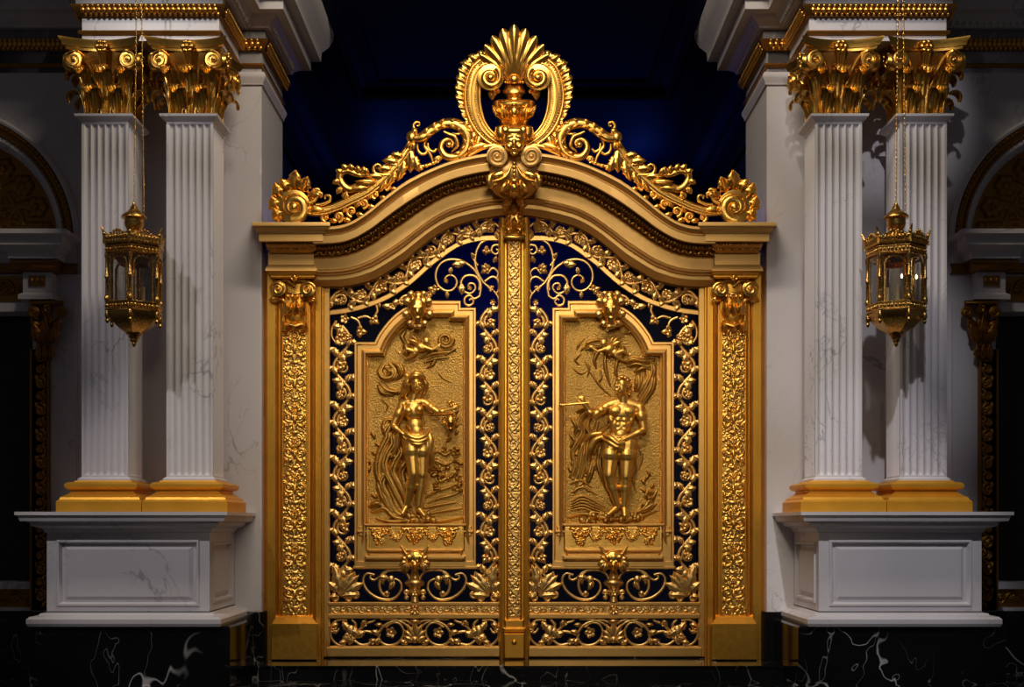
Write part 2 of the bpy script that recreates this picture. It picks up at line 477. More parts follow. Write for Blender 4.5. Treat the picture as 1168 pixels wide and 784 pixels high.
# ================================================================== the setting
def struct(name, mb, mat, parent=None, sharp=38, label=None):
    return mb.build(name, mat, parent, sharp, label, 'structure' if parent is None else None)
WALL_Y = -0.1
XI = 2.86            # inner edge of the wall beside the gate
CEIL = 6.5+EYE
m = MB(); m.box(-9, 9, -15, 8.6, -0.2, 0.0); struct('floor', m, BLACK)
m = MB(); m.rect_loft(0, 0.45, 2.925, 1.13, [(0, 0), (0, .125), (.012, .135), (.012, .152)]); struct('trim_1', m, BLACK)  # step under the gate
m = MB(); m.box(-3.6, 3.6, 1.1, 8.6, CEIL, CEIL+.2); struct('ceiling', m, NAVY)
# coffer frame of the ceiling behind the gate
def ceil_frame(x0, x1, y0, y1, wd, h):
    mb = MB()
    def ring(o, z): return [(x0-o, y0-o, z), (x1+o, y0-o, z), (x1+o, y1+o, z), (x0-o, y1+o, z)]
    mb.grid([ring(wd, CEIL), ring(wd, CEIL-h*.5), ring(wd*.4, CEIL-h), ring(-wd*.4, CEIL-h*.8), ring(-wd*.5, CEIL-h*.3), ring(-wd, CEIL)], close_v=True)
    return mb
struct('trim_2', ceil_frame(-2.30, 2.30, .9, 4.45, .10, .09), DARK_WOOD)
struct('trim_3', ceil_frame(-1.95, 1.95, .95, 3.95, .03, .03), DARK_WOOD)
m = MB(); m.box(-3.6, 3.6, 8.3, 8.6, 0, CEIL); struct('wall_back', m, NAVY_WALL)
for s, nm in ((-1, 'left'), (1, 'right')):
    m = MB(); m.box(min(s*3.3, s*3.6), max(s*3.3, s*3.6), 1.15, 8.6, 0, CEIL); struct('wall_inner_'+nm, m, NAVY_WALL)
    # dark cornice along the inner room
    m = MB(); path = [(-3.3, 1.15), (-3.3, 8.3)] if s < 0 else [(3.3, 8.3), (3.3, 1.15)]
    plan_sweep(m, path, [(0, CEIL-1.15), (.05, CEIL-1.13), (.05, CEIL-1.0), (.02, CEIL-.98), (.02, CEIL-.75), (.10, CEIL-.68), (.14, CEIL-.6), (.14, CEIL-.5), (.26, CEIL-.38), (.28, CEIL-.25), (.42, CEIL-.2), (.45, CEIL-.05), (.45, CEIL)])
    struct('trim_%d' % (4 if s < 0 else 5), m, DARK_WOOD)

ARC_X, ARC_Z = 6.424, 3.227+EYE      # centre of the arches in the outer walls
def PW(px, py): return P(px, py, WALL_Y)
EGG = []
def wall_side(s, nm):
    X = lambda x: s*x
    T = lambda x, y, z: (s*x, y, z)
    # --- wall: pier behind the columns, jambs, spandrel with a half-round recess, sill panel
    m = MB(T)
    m.box(XI, 5.0, WALL_Y, 1.15, .3, CEIL+.4)
    r = 1.30
    ox0, ox1 = 5.0, 9.0
    top = CEIL+.4
    inner, outer = [], []
    for k in range(33):
        a = PI*k/32
        cx, cz = ARC_X-r*math.cos(a), ARC_Z+r*math.sin(a)
        dx, dz = -math.cos(a), math.sin(a)
        t = 1e9
        if dx < -1e-6: t = min(t, (ox0-ARC_X)/dx)
        if dx > 1e-6: t = min(t, (ox1-ARC_X)/dx)
        if dz > 1e-6: t = min(t, (top-ARC_Z)/dz)
        inner.append((cx, cz)); outer.append((ARC_X+dx*t, ARC_Z+dz*t))
    m.grid([[(x, WALL_Y, z) for x, z in outer], [(x, WALL_Y, z) for x, z in inner], [(x, WALL_Y+.3, z) for x, z in inner]])
    m.box(ox0, ARC_X-.998, WALL_Y, WALL_Y+.5, .3, ARC_Z)
    m.box(ARC_X+.998, ox1, WALL_Y, WALL_Y+.5, .3, ARC_Z)
    m.box(ARC_X-.998, ARC_X+.998, WALL_Y, WALL_Y+.5, 4.10, ARC_Z)
    m.box(ARC_X-.998, ARC_X+.998, WALL_Y+.05, WALL_Y+.5, .3, .98)
    struct('wall_'+nm, m, WHITE)
    # --- black marble skirting of wall and plinth
    m = MB(T)
    m.box(XI-.03, 9, WALL_Y-.06, 1.2, 0, .70)
    m.rect_loft(4.02 if False else 4.0, -.72, 1.07, .62, [(.02, 0), (.02, .02), (0, .03), (0, .615), (-.02, .634)])
    struct('baseboard_'+nm, m, BLACK)
    # --- entablature: breaks forward over the two columns, turns into the opening
    path = [(-9, WALL_Y), (-4.57, WALL_Y), (-4.57, -1.02), (-3.12, -1.02), (-3.12, WALL_Y), (-XI, WALL_Y), (-XI, 1.15), (-3.3, 1.15)]
    if s > 0: path = [(-x, y) for x, y in path][::-1]
    E = EYE
    top = [(-.0, CEIL+.4)]
    m = MB(); plan_sweep(m, path, [(-.03, 5.13+E), (.0, 5.13+E), (.0, 5.19+E), (.0, 5.375+E), (.02, 5.376+E)]); fr = struct('trim_%d' % (6 if s < 0 else 7), m, WHITE)
    m = MB(); 
    # soffit over the columns
    m.box(min(s*3.13, s*4.56), max(s*3.13, s*4.56), -1.01, WALL_Y, 5.131+E, 5.37+E); m.build('soffit', WHITE, fr)
    m = MB(); plan_sweep(m, path, [(0, 4.96+E), (.025, 4.97+E), (.03, 5.03+E), (.05, 5.06+E), (.055, 5.09+E), (.03, 5.131+E), (0, 5.131+E)]) if False else None
    m = MB(); plan_sweep(m, path, [(0, 5.188+E), (.028, 5.192+E), (.036, 5.212+E), (.028, 5.232+E), (0, 5.236+E)]); m.build('bead_band', GOLD_AGED, fr)
    # gilded band with real carved leaves
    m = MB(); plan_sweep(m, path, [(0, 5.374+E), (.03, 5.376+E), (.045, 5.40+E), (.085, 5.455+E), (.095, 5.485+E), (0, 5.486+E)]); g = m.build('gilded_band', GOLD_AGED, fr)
    m = MB()
    segs = [(path[i], path[i+1]) for i in range(len(path)-1)]
    for (ax, ay), (bx, by) in segs:
        L = math.hypot(bx-ax, by-ay); k = max(1, int(L/.054))
        ux, uy = (bx-ax)/L, (by-ay)/L; nx, ny = uy, -ux
        for i in range(k):
            t = (i+.5)*L/k
            if abs(ax+ux*t) > 6.6: continue
            for q, (o, z, rr) in enumerate(((.072, 5.432, .034), (.055, 5.392, .022), (.09, 5.468, .018))):
                t2 = t+((q % 2)*.5*L/k)
                c = (ax+ux*t2+nx*o, ay+uy*t2+ny*o, E+z)
                m.ell(c, (rr*(.9 if abs(ux) > .5 else .6), rr*(.6 if abs(ux) > .5 else .9), rr*1.15), 6, 4)
    m.build('carved_leaf', GOLD, fr, 60, 'row of small carved gilt leaves')
    m = MB(); plan_sweep(m, path, [(.03, 5.484+E), (.05, 5.49+E), (.05, 5.60+E)]); m.build('upper_band', GREY, fr)
    m = MB(); plan_sweep(m, path, [(.05, 5.60+E), (.10, 5.605+E), (.12, 5.64+E), (.19, 5.69+E), (.20, 5.72+E), (.30, 5.73+E), (.30, 5.86+E), (.33, 5.87+E), (.41, 5.88+E), (.42, 6.0+E), (.50, 6.1+E), (.55, 6.22+E), (.55, 6.3+E), (0, CEIL+.4)]); m.build('cornice', WHITE, fr)
    m = MB()
    for (ax, ay), (bx, by) in segs[3:]:
        L = math.hypot(bx-ax, by-ay)
        if L < .5: continue
        k = int(L/.075); ux, uy = (bx-ax)/L, (by-ay)/L; nx, ny = uy, -ux
        for i in range(k):
            t = (i+.5)*L/k
            m.ell((ax+ux*t+nx*.135, ay+uy*t+ny*.135, E+5.655), (.026, .026, .045), 7, 5)
    m.build('egg_moulding', WHITE, fr)
    # wall moulding under the entablature on the pier
    p2 = path[4:7] if s < 0 else path[1:4]
    m = MB(); plan_sweep(m, p2, [(0, 4.99+E), (.02, 4.992+E), (.025, 5.02+E), (.05, 5.06+E), (.055, 5.09+E), (.035, 5.13+E), (0, 5.131+E)]); m.build('lower_moulding', WHITE, fr)
wall_side(-1, 'left'); wall_side(1, 'right')

# ------------------------------------------------------------------ arched windows in the outer walls (setting)
def spray(R, x, y, a, L, depth=0):
    R.stroke([(x+math.cos(a+k*.12)*L*k/6, y-math.sin(a+k*.12)*L*k/6) for k in range(7)], [1.6, 1.2, .6], 1)
def arched_window(s, nm):
    T = lambda x, y, z: (s*x, y, z)
    root = thing(nm, None, None, (s*ARC_X, WALL_Y, .98), kind='structure')
    ang = [PI*k/40 for k in range(41)]
    def arc(prof):
        m = MB(T)
        m.grid([[(ARC_X-r*math.cos(a), WALL_Y-d, ARC_Z+r*math.sin(a)) for a in ang] for r, d in prof]); return m
    arc([(1.51, 0), (1.51, .05), (1.48, .07), (1.455, .06), (1.45, .04)]).build('archivolt', WHITE, root)
    arc([(1.45, .04), (1.44, .055), (1.41, .055), (1.40, .035), (1.365, .03), (1.355, .045), (1.335, .045), (1.33, .02)]).build('gilded_arch_band', GOLD_AGED, root)
    m = MB(T)
    for k in range(70):
        a = PI*(k+.5)/70
        m.ell((ARC_X-1.425*math.cos(a), WALL_Y-.056, ARC_Z+1.425*math.sin(a)), (.02, .02, .02), 6, 4)
        m.ell((ARC_X-1.345*math.cos(a), WALL_Y-.046, ARC_Z+1.345*math.sin(a)), (.016, .016, .016), 6, 4)
    m.build('bead_row', GOLD_AGED, root)
    arc([(1.33, .02), (1.32, .03), (1.28, .03), (1.27, 0), (1.265, -.05), (1.25, -.06), (1.235, -.05), (1.22, -.12), (1.22, -.25)]).build('inner_arch', WHITE, root)
    # carved tympanum: leafy relief
    R = Relief(ARC_X*100-126, -128, ARC_X*100+126, 0, 1.0)
    cx = ARC_X*100
    random.seed(11)
    for k in range(11):
        a = PI*(k+.5)/11
        for sg in (1, -1):
            sp = spiral(cx+70*math.cos(a), -70*math.sin(a), 22, 3, math.degrees(-a)+180, 1.3, sg)
            R.stroke(sp, [3.0, 2.2, 1.5], 1.2)
        R.leaf(cx+18*math.cos(a), -18*math.sin(a), math.degrees(a), 46, 7, .7)
        R.flower(cx+104*math.cos(a), -104*math.sin(a), 13, 6, .8)
        R.leaf(cx+84*math.cos(a+.14), -84*math.sin(a+.14), math.degrees(a)+40, 26, 6, .7)
    mk = np.hypot(R.X-cx, R.Y) < 127
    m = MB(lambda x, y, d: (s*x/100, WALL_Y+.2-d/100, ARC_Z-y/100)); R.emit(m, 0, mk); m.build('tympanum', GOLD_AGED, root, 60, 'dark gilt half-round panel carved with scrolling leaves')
    # entablature across the window: white ledge, gilded frieze
    z = lambda py: PW(0, py)[2]
    m = MB(T)
    x0, x1 = 4.93, 7.95
    def prof_box(x0, x1, y0, prof):
        q = [(0, y0+.4)]
        mb = MB()
        path = [(-x1*1, WALL_Y), (-x0, WALL_Y)] if s < 0 else [(x0, WALL_Y), (x1, WALL_Y)]
        pa = path
        plan_sweep(mb, pa, prof); return mb
    prof_box(x0, x1, 0, [(0, z(303)), (.04, z(301)), (.06, z(293)), (.12, z(289)), (.13, z(280)), (.17, z(277)), (.17, z(272)), (0, z(272))]).build('ledge', WHITE, root)
    # the ledge breaks forward above the pilaster
    m = MB(T); m.rect_loft(5.34, WALL_Y-.1, .17, .1, [(.0, z(303)), (.10, z(301)), (.11, z(293)), (.19, z(288)), (.20, z(279)), (.26, z(277)), (.26, z(272))]); m.build('ledge_break', WHITE, root)
    prof_box(x0, x1, 0, [(0, z(313)), (.05, z(312)), (.08, z(303)), (0, z(303))]).build('gilded_frieze_moulding', GOLD_AGED, root)
    m = MB(T); m.rect_loft(5.34, WALL_Y-.08, .17, .1, [(.0, z(314)), (.05, z(312)), (.10, z(304)), (.10, z(303))]); m.build('gilded_break', GOLD_AGED, root)
    R = Relief(ARC_X*100-100, -z(316)*100, ARC_X*100+100, -z(345)*100, 1.5)
    h = (R.y[-1]-R.y[0])
    for k in range(9):
        xx = R.x[0]+12+k*22; yy = R.y[0]+h/2
        R.stroke(spiral(xx, yy, 11, 2, 180, 1.2, 1 if k % 2 else -1), [2.4, 1.4], 1); R.flower(xx, yy, 5); R.leaf(xx+8, yy, 30 if k % 2 else -30, 10, 3)
    m = MB(lambda x, y, d: (s*x/100, WALL_Y-.04-d/100, -y/100)); R.emit(m, 0); m.build('carved_frieze', GOLD_AGED, root, 60)
    m = MB(T); m.box(ARC_X-1.2, ARC_X+1.2, WALL_Y-.03, WALL_Y, z(356), z(345)); m.build('lintel', WHITE, root)
    # dado block with a small gilt plaque above the pilaster capital
    m = MB(T); m.rect_loft(5.34, WALL_Y-.06, .15, .09, [(0.05, z(345)), (.05, z(340)), (.01, z(337)), (.01, z(314))]); m.build('dado_block', WHITE, root)
    m = MB(T); m.box(5.25, 5.43, WALL_Y-.175, WALL_Y-.15, z(330), z(318)); 
    for k in range(3): m.ell((5.28+k*.06, WALL_Y-.178, z(324)), (.024, .012, .04), 8, 6)
    m.build('gilt_plaque', GOLD_AGED, root)
    # white jamb pilaster and gilded pilaster
    m = MB(T); m.box(4.95, 5.14, WALL_Y-.04, WALL_Y+.02, .70, z(345)); m.box(5.14, 5.44, WALL_Y-.03, WALL_Y+.02, .70, z(345)); m.build('jamb', WHITE, root)
    R = Relief(525, -z(400)*100, 543, -.72*100, 1.6)
    yy = R.y[0]+8; k = 0
    while yy < R.y[-1]-6:
        R.stroke(spiral(534, yy, 7.5, 1.5, 90 if k % 2 else -90, 1.25, 1 if k % 2 else -1), [1.8, 1.2], 1.2)
        R.leaf(529+(k % 2)*10, yy+7, 250 if k % 2 else 290, 8, 2.4); R.flower(534, yy, 3.4); yy += 15; k += 1
    m = MB(lambda x, y, d: (s*x/100, WALL_Y-.07-d/100, -y/100)); R.emit(m, 0)
    m.T = T; m.box(5.25, 5.43, WALL_Y-.07, WALL_Y-.03, .72, z(400)); m.box(5.235, 5.255, WALL_Y-.1, WALL_Y-.03, .72, z(400)); m.box(5.425, 5.445, WALL_Y-.1, WALL_Y-.03, .72, z(400))
    m.build('gilded_pilaster', GOLD_AGED, root, 60, 'narrow gilt pilaster carved with scrolling vine')
    # its capital
    m = MB(lambda x, y, d: P(x if s < 0 else 1173-x, y, WALL_Y-.08-d*.01))
    m.bevel_box(34, 73, 343, 348, -4, 14, 2)
    m.bevel_box(42, 60, 348, 400, -4, 6, 3)
    for x, a in ((38, 1), (70, -1)): m.volute(x, 356, 7, 0, 1.4, a, 1.6, 14, True, 8)
    for x, a, l in ((46, 110, 26), (57, 70, 26), (51, 90, 34)): m.leaf(x, 392, a, l, 8, 0, 6, 5, 4, tipd=5)
    for x, a in ((40, 120), (68, 60)): m.leaf(51+(x-51)*.4, 382, a, 24, 7, 0, 5, 4, 4, tipd=6)
    for x in (44, 51, 58): m.leaf(x, 410, 90, 18, 5, 0, 6, 4, 3, tipd=3)
    m.flower(54, 352, 6, 5, 14)
    m.build('pilaster_capital', GOLD_AGED, root, 60, 'small gilt leaf capital')
    # sill with gilt relief band, black sheet painted as the darkness of the opening
    m = MB(T); m.box(ARC_X-.998, ARC_X+.998, WALL_Y-.03, WALL_Y+.3, z(672), z(664)); m.box(ARC_X-.998, ARC_X+.998, WALL_Y-.02, WALL_Y+.06, z(697), z(693)); m.build('sill', WHITE, root)
    R = Relief(ARC_X*100-99, -z(672)*100, ARC_X*100+99, -z(693)*100, 1.5); h = R.y[-1]-R.y[0]
    for k in range(13):
        xx = R.x[0]+8+k*15.2; R.stroke(spiral(xx, R.y[0]+h/2, 8, 2, 180, 1.2, 1 if k % 2 else -1), [1.8, 1.2], 1); R.flower(xx, R.y[0]+h/2, 4)
    m = MB(lambda x, y, d: (s*x/100, WALL_Y+.03-d/100, -y/100)); R.emit(m, 0); m.build('sill_relief', GOLD_AGED, root, 60)
    m = MB(T); m.box(ARC_X-1.05, ARC_X+1.05, WALL_Y+.32, WALL_Y+.36, .95, 4.15); m.build('dark_sheet', VOID, root)
arched_window(-1, 'window_1'); arched_window(1, 'window_2')

# ================================================================== pedestals
def pedestal(s):
    side = 'left' if s < 0 else 'right'
    cx, y0 = s*4.01, -1.25                     # die front
    hx, hy = .845, (WALL_Y-y0)/2-.002
    cy = y0+hy
    root = thing('pedestal', 'white veined marble pedestal with sunk front panel, %s of the golden gate' % side, 'pedestal', (cx, cy, .634))
    zf = lambda py, Y: P(0, py, Y)[2]
    b0, b1 = .634, zf(702, -1.25)
    BK = lambda x, y, z: (x, min(y, WALL_Y-.002), z)
    m = MB(BK); m.rect_loft(cx, cy, hx, hy, [(.14, b0), (.155, b0+.03), (.155, b0+.075), (.13, b0+.10), (.06, b0+.115), (.05, b0+.13), (.0, b1+.03), (0, b1+.04)]); m.build('foot', WHITE, root, 25)
    t0, t1 = zf(608, -1.25), zf(584, -1.5)
    # die with real recessed panels
    m = MB()
    def face(axis, sgn, u0, u1, at, margin, z0, z1, cross):
        # frame steps: (inset, depth outwards)
        steps = [(0, 0), (margin, 0), (margin+.012, .018), (margin+.03, .018), (margin+.05, -.035), (margin+.075, -.035), (margin+.115, -.005), (margin+.13, -.005)]
        rows = []
        for i, d in steps:
            a, b, c, e = u0+i, u1-i, z0+i*.9, z1-i*.9
            q = [(a, c), (b, c), (b, e), (a, e)]
            rows.append([((u, at+sgn*d, z) if axis == 'y' else (at+sgn*d, u, z)) for u, z in q])
        ids = m.grid(rows, close_v=True); m.f.append(ids[-1][:])
    z0, z1 = b1+.0, t0+.02
    face('y', -1, cx-hx, cx+hx, cy-hy, .10, z0, z1, 0)
    face('x', 1, cy-hy, cy+hy, cx+hx, .13, z0, z1, 0)
    face('x', -1, cy-hy, cy+hy, cx-hx, .13, z0, z1, 0)
    m.build('die', WHITE, root, 20)
    h = t1-t0
    m = MB(BK); m.rect_loft(cx, cy, hx, hy, [(-.02, t0-.01), (.0, t0), (.02, t0+h*.05), (.035, t0+h*.2), (.10, t0+h*.3), (.12, t0+h*.34), (.13, t0+h*.5), (.20, t0+h*.56), (.22, t0+h*.82), (.24, t0+h*.84), (.24, t1), (-.1, t1)]); m.build('cap', WHITE, root, 25)
    return t1
CAP_Z = pedestal(-1); pedestal(1)

# ================================================================== columns
COLY = -1.0            # front face of the shafts
HW = .247
def make_column(cx):
    cy = COLY+HW
    zf = lambda py, o=0: P(0, py, COLY-o)[2]
    root = thing('fluted_column', 'x', 'column', (cx, cy, CAP_Z), 'paired columns beside the gate', 'thing')
    zb = CAP_Z+.002
    z_shaft0, z_shaft1 = zf(548), zf(139)
    hb = z_shaft0-zb
    m = MB()
    k = hb/.33
    m.rect_loft(cx, cy, HW, HW, [(.198, zb), (.198, zb+.105*k), (.19, zb+.115*k), (.175, zb+.125*k), (.165, zb+.15*k), (.14, zb+.165*k), (.12, zb+.175*k), (.085, zb+.205*k), (.08, zb+.225*k), (.115, zb+.235*k), (.135, zb+.255*k), (.135, zb+.285*k), (.11, zb+.305*k), (.06, zb+.31*k), (.05, zb+.325*k), (-.02, zb+.33*k)])
    m.build('base', GOLD_BASE, root, 22, 'smooth yellow gilt stepped base')
    # shaft with six flutes a face
    def section(depth, nf=6):
        out = []
        for fx in range(4):
            a = fx*PI/2
            u = np.linspace(-HW, HW, nf*10+1)
            for q in u[:-1]:
                pitch = (2*HW-.05)/nf
                t = ((q+HW-.025)/pitch)
                d = 0
                if 0 < t < nf:
                    f = (t % 1-.5)/.40
                    if abs(f) < 1: d = depth*math.sqrt(1-f*f)
                X, Y = q, -HW+d
                out.append((X*math.cos(a)-Y*math.sin(a), X*math.sin(a)+Y*math.cos(a)))
        return out
    m = MB()
    fl, so = section(.028), section(0.0)
    rows = []
    def row(sec, z, o=0.0): return [(cx+x*(1+o/HW), cy+y*(1+o/HW), z) for x, y in sec]
    rows += [row(so, z_shaft0-.01, .03), row(so, z_shaft0+.015, .03), row(so, z_shaft0+.035, .0), row(so, z_shaft0+.05, 0)]
    for q in range(1, 5): rows.append(row(section(.028*math.sin(PI/2*q/4)), z_shaft0+.05+.05*(1-math.cos(PI/2*q/4))))
    for q in (4, 3, 2, 1): rows.append(row(section(.028*math.sin(PI/2*q/4)), z_shaft1-.025-.02*(1-math.cos(PI/2*q/4))))
    rows += [row(so, z_shaft1-.022), row(so, z_shaft1, .0), row(so, z_shaft1+.012, .02), row(so, z_shaft1+.045, .055), row(so, z_shaft1+.07, .06)]
    m.grid(rows, close_v=True, cap=True)
    m.build('shaft', WHITE_COL, root, 30, 'white marble shaft, square, with vertical flutes')
    # ---------------- capital
    zc, zt = z_shaft1+.068, 5.13+EYE
    H = zt-zc
    cap = thing('capital', None, None, (cx, cy, zc)); del_cat(cap)
    cap.parent = root; cap.location = Vector((cx, cy, zc))-WORLD_LOC[root.name]
    cap['label'] = 'gilt leafy capital with corner scrolls'
    m = MB(); hw = HW-.015
    m.rect_loft(cx, cy, hw, hw, [(-.01, zc), (.0, zc+.02), (-.03, zc+.05), (-.03, zc+H*.5), (.0, zc+H*.72), (.05, zc+H*.84), (.05, zc+H*.86)])
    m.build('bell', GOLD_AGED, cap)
    # abacus with hollow sides
    m = MB()
    def hollow(o, z, dip):
        out = []
        c = .425+o
        for fx in range(4):
            a = fx*PI/2
            for k in range(12):
                u = -1+2*k/12
                X, Y = u*c, -c+dip*(1-u*u)
                out.append((cx+X*math.cos(a)-Y*math.sin(a), cy+X*math.sin(a)+Y*math.cos(a), z))
        return out
    m.grid([hollow(-.11, zc+H*.83, .06), hollow(-.06, zc+H*.85, .08), hollow(-.05, zc+H*.88, .09), hollow(-.03, zc+H*.89, .10), hollow(-.015, zc+H*.94, .11), hollow(.0, zc+H*.96, .12), hollow(.005, zt-.005, .12), hollow(-.01, zt-.001, .12)], close_v=True, cap=True)
    m.build('abacus', GOLD_CAP, cap, 30)
    def face_T(a):
        # local (u along the face, v up from zc, d outwards from the bell) -> world
        ca, sa = math.cos(a), math.sin(a)
        def T(u, v, d):
            X, Y = u, -hw-d
            return (cx+X*ca-Y*sa, cy+X*sa+Y*ca, zc+v)
        return T
    def acanthus(m, u0, v0, h, wd, curl, lean=0.0, lobes=4, out0=.012):
        """leaf rising up the bell and rolling outwards at its tip"""
        n = 16; front, back = [], []
        for i in range(n+1):
            t = i/n
            rr = .045+curl*.28
            if t < .62: v = v0+(h-rr)*t/.62; d = out0+.02*t+curl*.25*(t/.62)**3
            else:
                q = (t-.62)/.38*PI*1.12
                v = v0+h-rr+rr*math.sin(q); d = out0+.0124+curl*.25+rr*(1-math.cos(q))
            wv = wd*(.55+.45*math.sin(PI*.5*min(1, t/.62)))*(1-.15*(.5-.5*math.cos(2*PI*lobes*t)))*(1 if t < .86 else 1-.75*((t-.86)/.14)**2)
            rt, rb = [], []
            for j in range(-4, 5):
                s_ = j/4
                dd = d-.03*s_*s_*(1 if t < .6 else .3)+.007*math.cos(2*PI*2*s_)
                rt.append((u0+wv*s_+lean*t, v, dd)); rb.append((u0+wv*s_+lean*t, v-.004, dd-.014))
            front.append(rt); back.append(rb)
        m.grid([a+b[::-1] for a, b in zip(front, back)], close_v=True, cap=True)
    for fi in range(4):
        T = face_T(fi*PI/2)
        for u in (-.125, .125):
            m = MB(T); acanthus(m, u, .01, H*.36, .078, .12); m.build('acanthus_leaf', GOLD_CAP, cap, 60)
        m = MB(T); acanthus(m, 0, .01, H*.62, .10, .10, 0, 5); m.build('acanthus_leaf', GOLD_CAP, cap, 60)
        # corner scrolls seen from this face
        for sg in (-1, 1):
            m = MB(T)
            c = (sg*.285, H*.69); R = .092
            k = 24
            for q, dd in ((0, 0),):
                m.grid([[(c[0]+R*w_*math.cos(2*PI*i/k), c[1]+R*w_*math.sin(2*PI*i/k), d_) for i in range(k)] for w_, d_ in ((.9, .05), (1, .09), (1, .15), (.92, .16), (.1, .165))], close_v=True, cap=True)
            sp = spiral(c[0], c[1], R*.9, R*.14, 90, 1.9, -sg if True else sg)
            m.rod([(x, y, .165) for x, y in sp], [.016, .013, .010], 6)
            m.ell((c[0], c[1], .168), (.02, .02, .02), 8, 6)
            # stalk climbing from the leaves to the scroll
            st = crom([(sg*.07, H*.36, .02), (sg*.12, H*.55, .05), (sg*.18, H*.72, .10), (sg*.25, H*.80, .15), (sg*.295, H*.805, .155)], 6)
            m.rod(st, [.016, .020, .018], 7)
            m.build('volute', GOLD_CAP, cap, 45)
            # curled leaf under the scroll
            m = MB(T); acanthus(m, sg*.19, H*.04, H*.58, .07, .10, sg*.03); m.build('acanthus_leaf', GOLD_CAP, cap, 60)
        m = MB(lambda u, v, d, T=T: T(u, v, d))
        for k in range(6):
            a = 2*PI*k/6
            m.ell((.045*math.cos(a), H*.88+.05*math.sin(a), .13), (.028, .034, .022), 8, 6, math.degrees(a))
        m.ell((0, H*.88, .14), (.026, .026, .026), 8, 6)
        for k in (-1, 0, 1): m.rod([(k*.03, H*.80, .12), (k*.022, H*.66, .08), (k*.012, H*.55, .05)], [.014, .016, .010], 6)
        m.build('rosette', GOLD_CAP, cap, 60)
    return root
def del_cat(o):
    for k in ('label', 'category', 'group', 'kind'):
        if k in o: del o[k]
col = make_column(-4.335)
def col_label(o, t): o['label'] = t
cols = [col]
for x in (-3.437, 3.437, 4.335): cols.append(copy_tree(col, (x+4.335, 0, 0)))
for o, t in zip(cols, ('white fluted column with gilt capital, leftmost of the four, partly behind the left lantern',
                       'white fluted column with gilt capital next to the golden gate on its left',
                       'white fluted column with gilt capital next to the golden gate on its right',
                       'white fluted column with gilt capital, rightmost of the four, behind the right lantern')): o['label'] = t

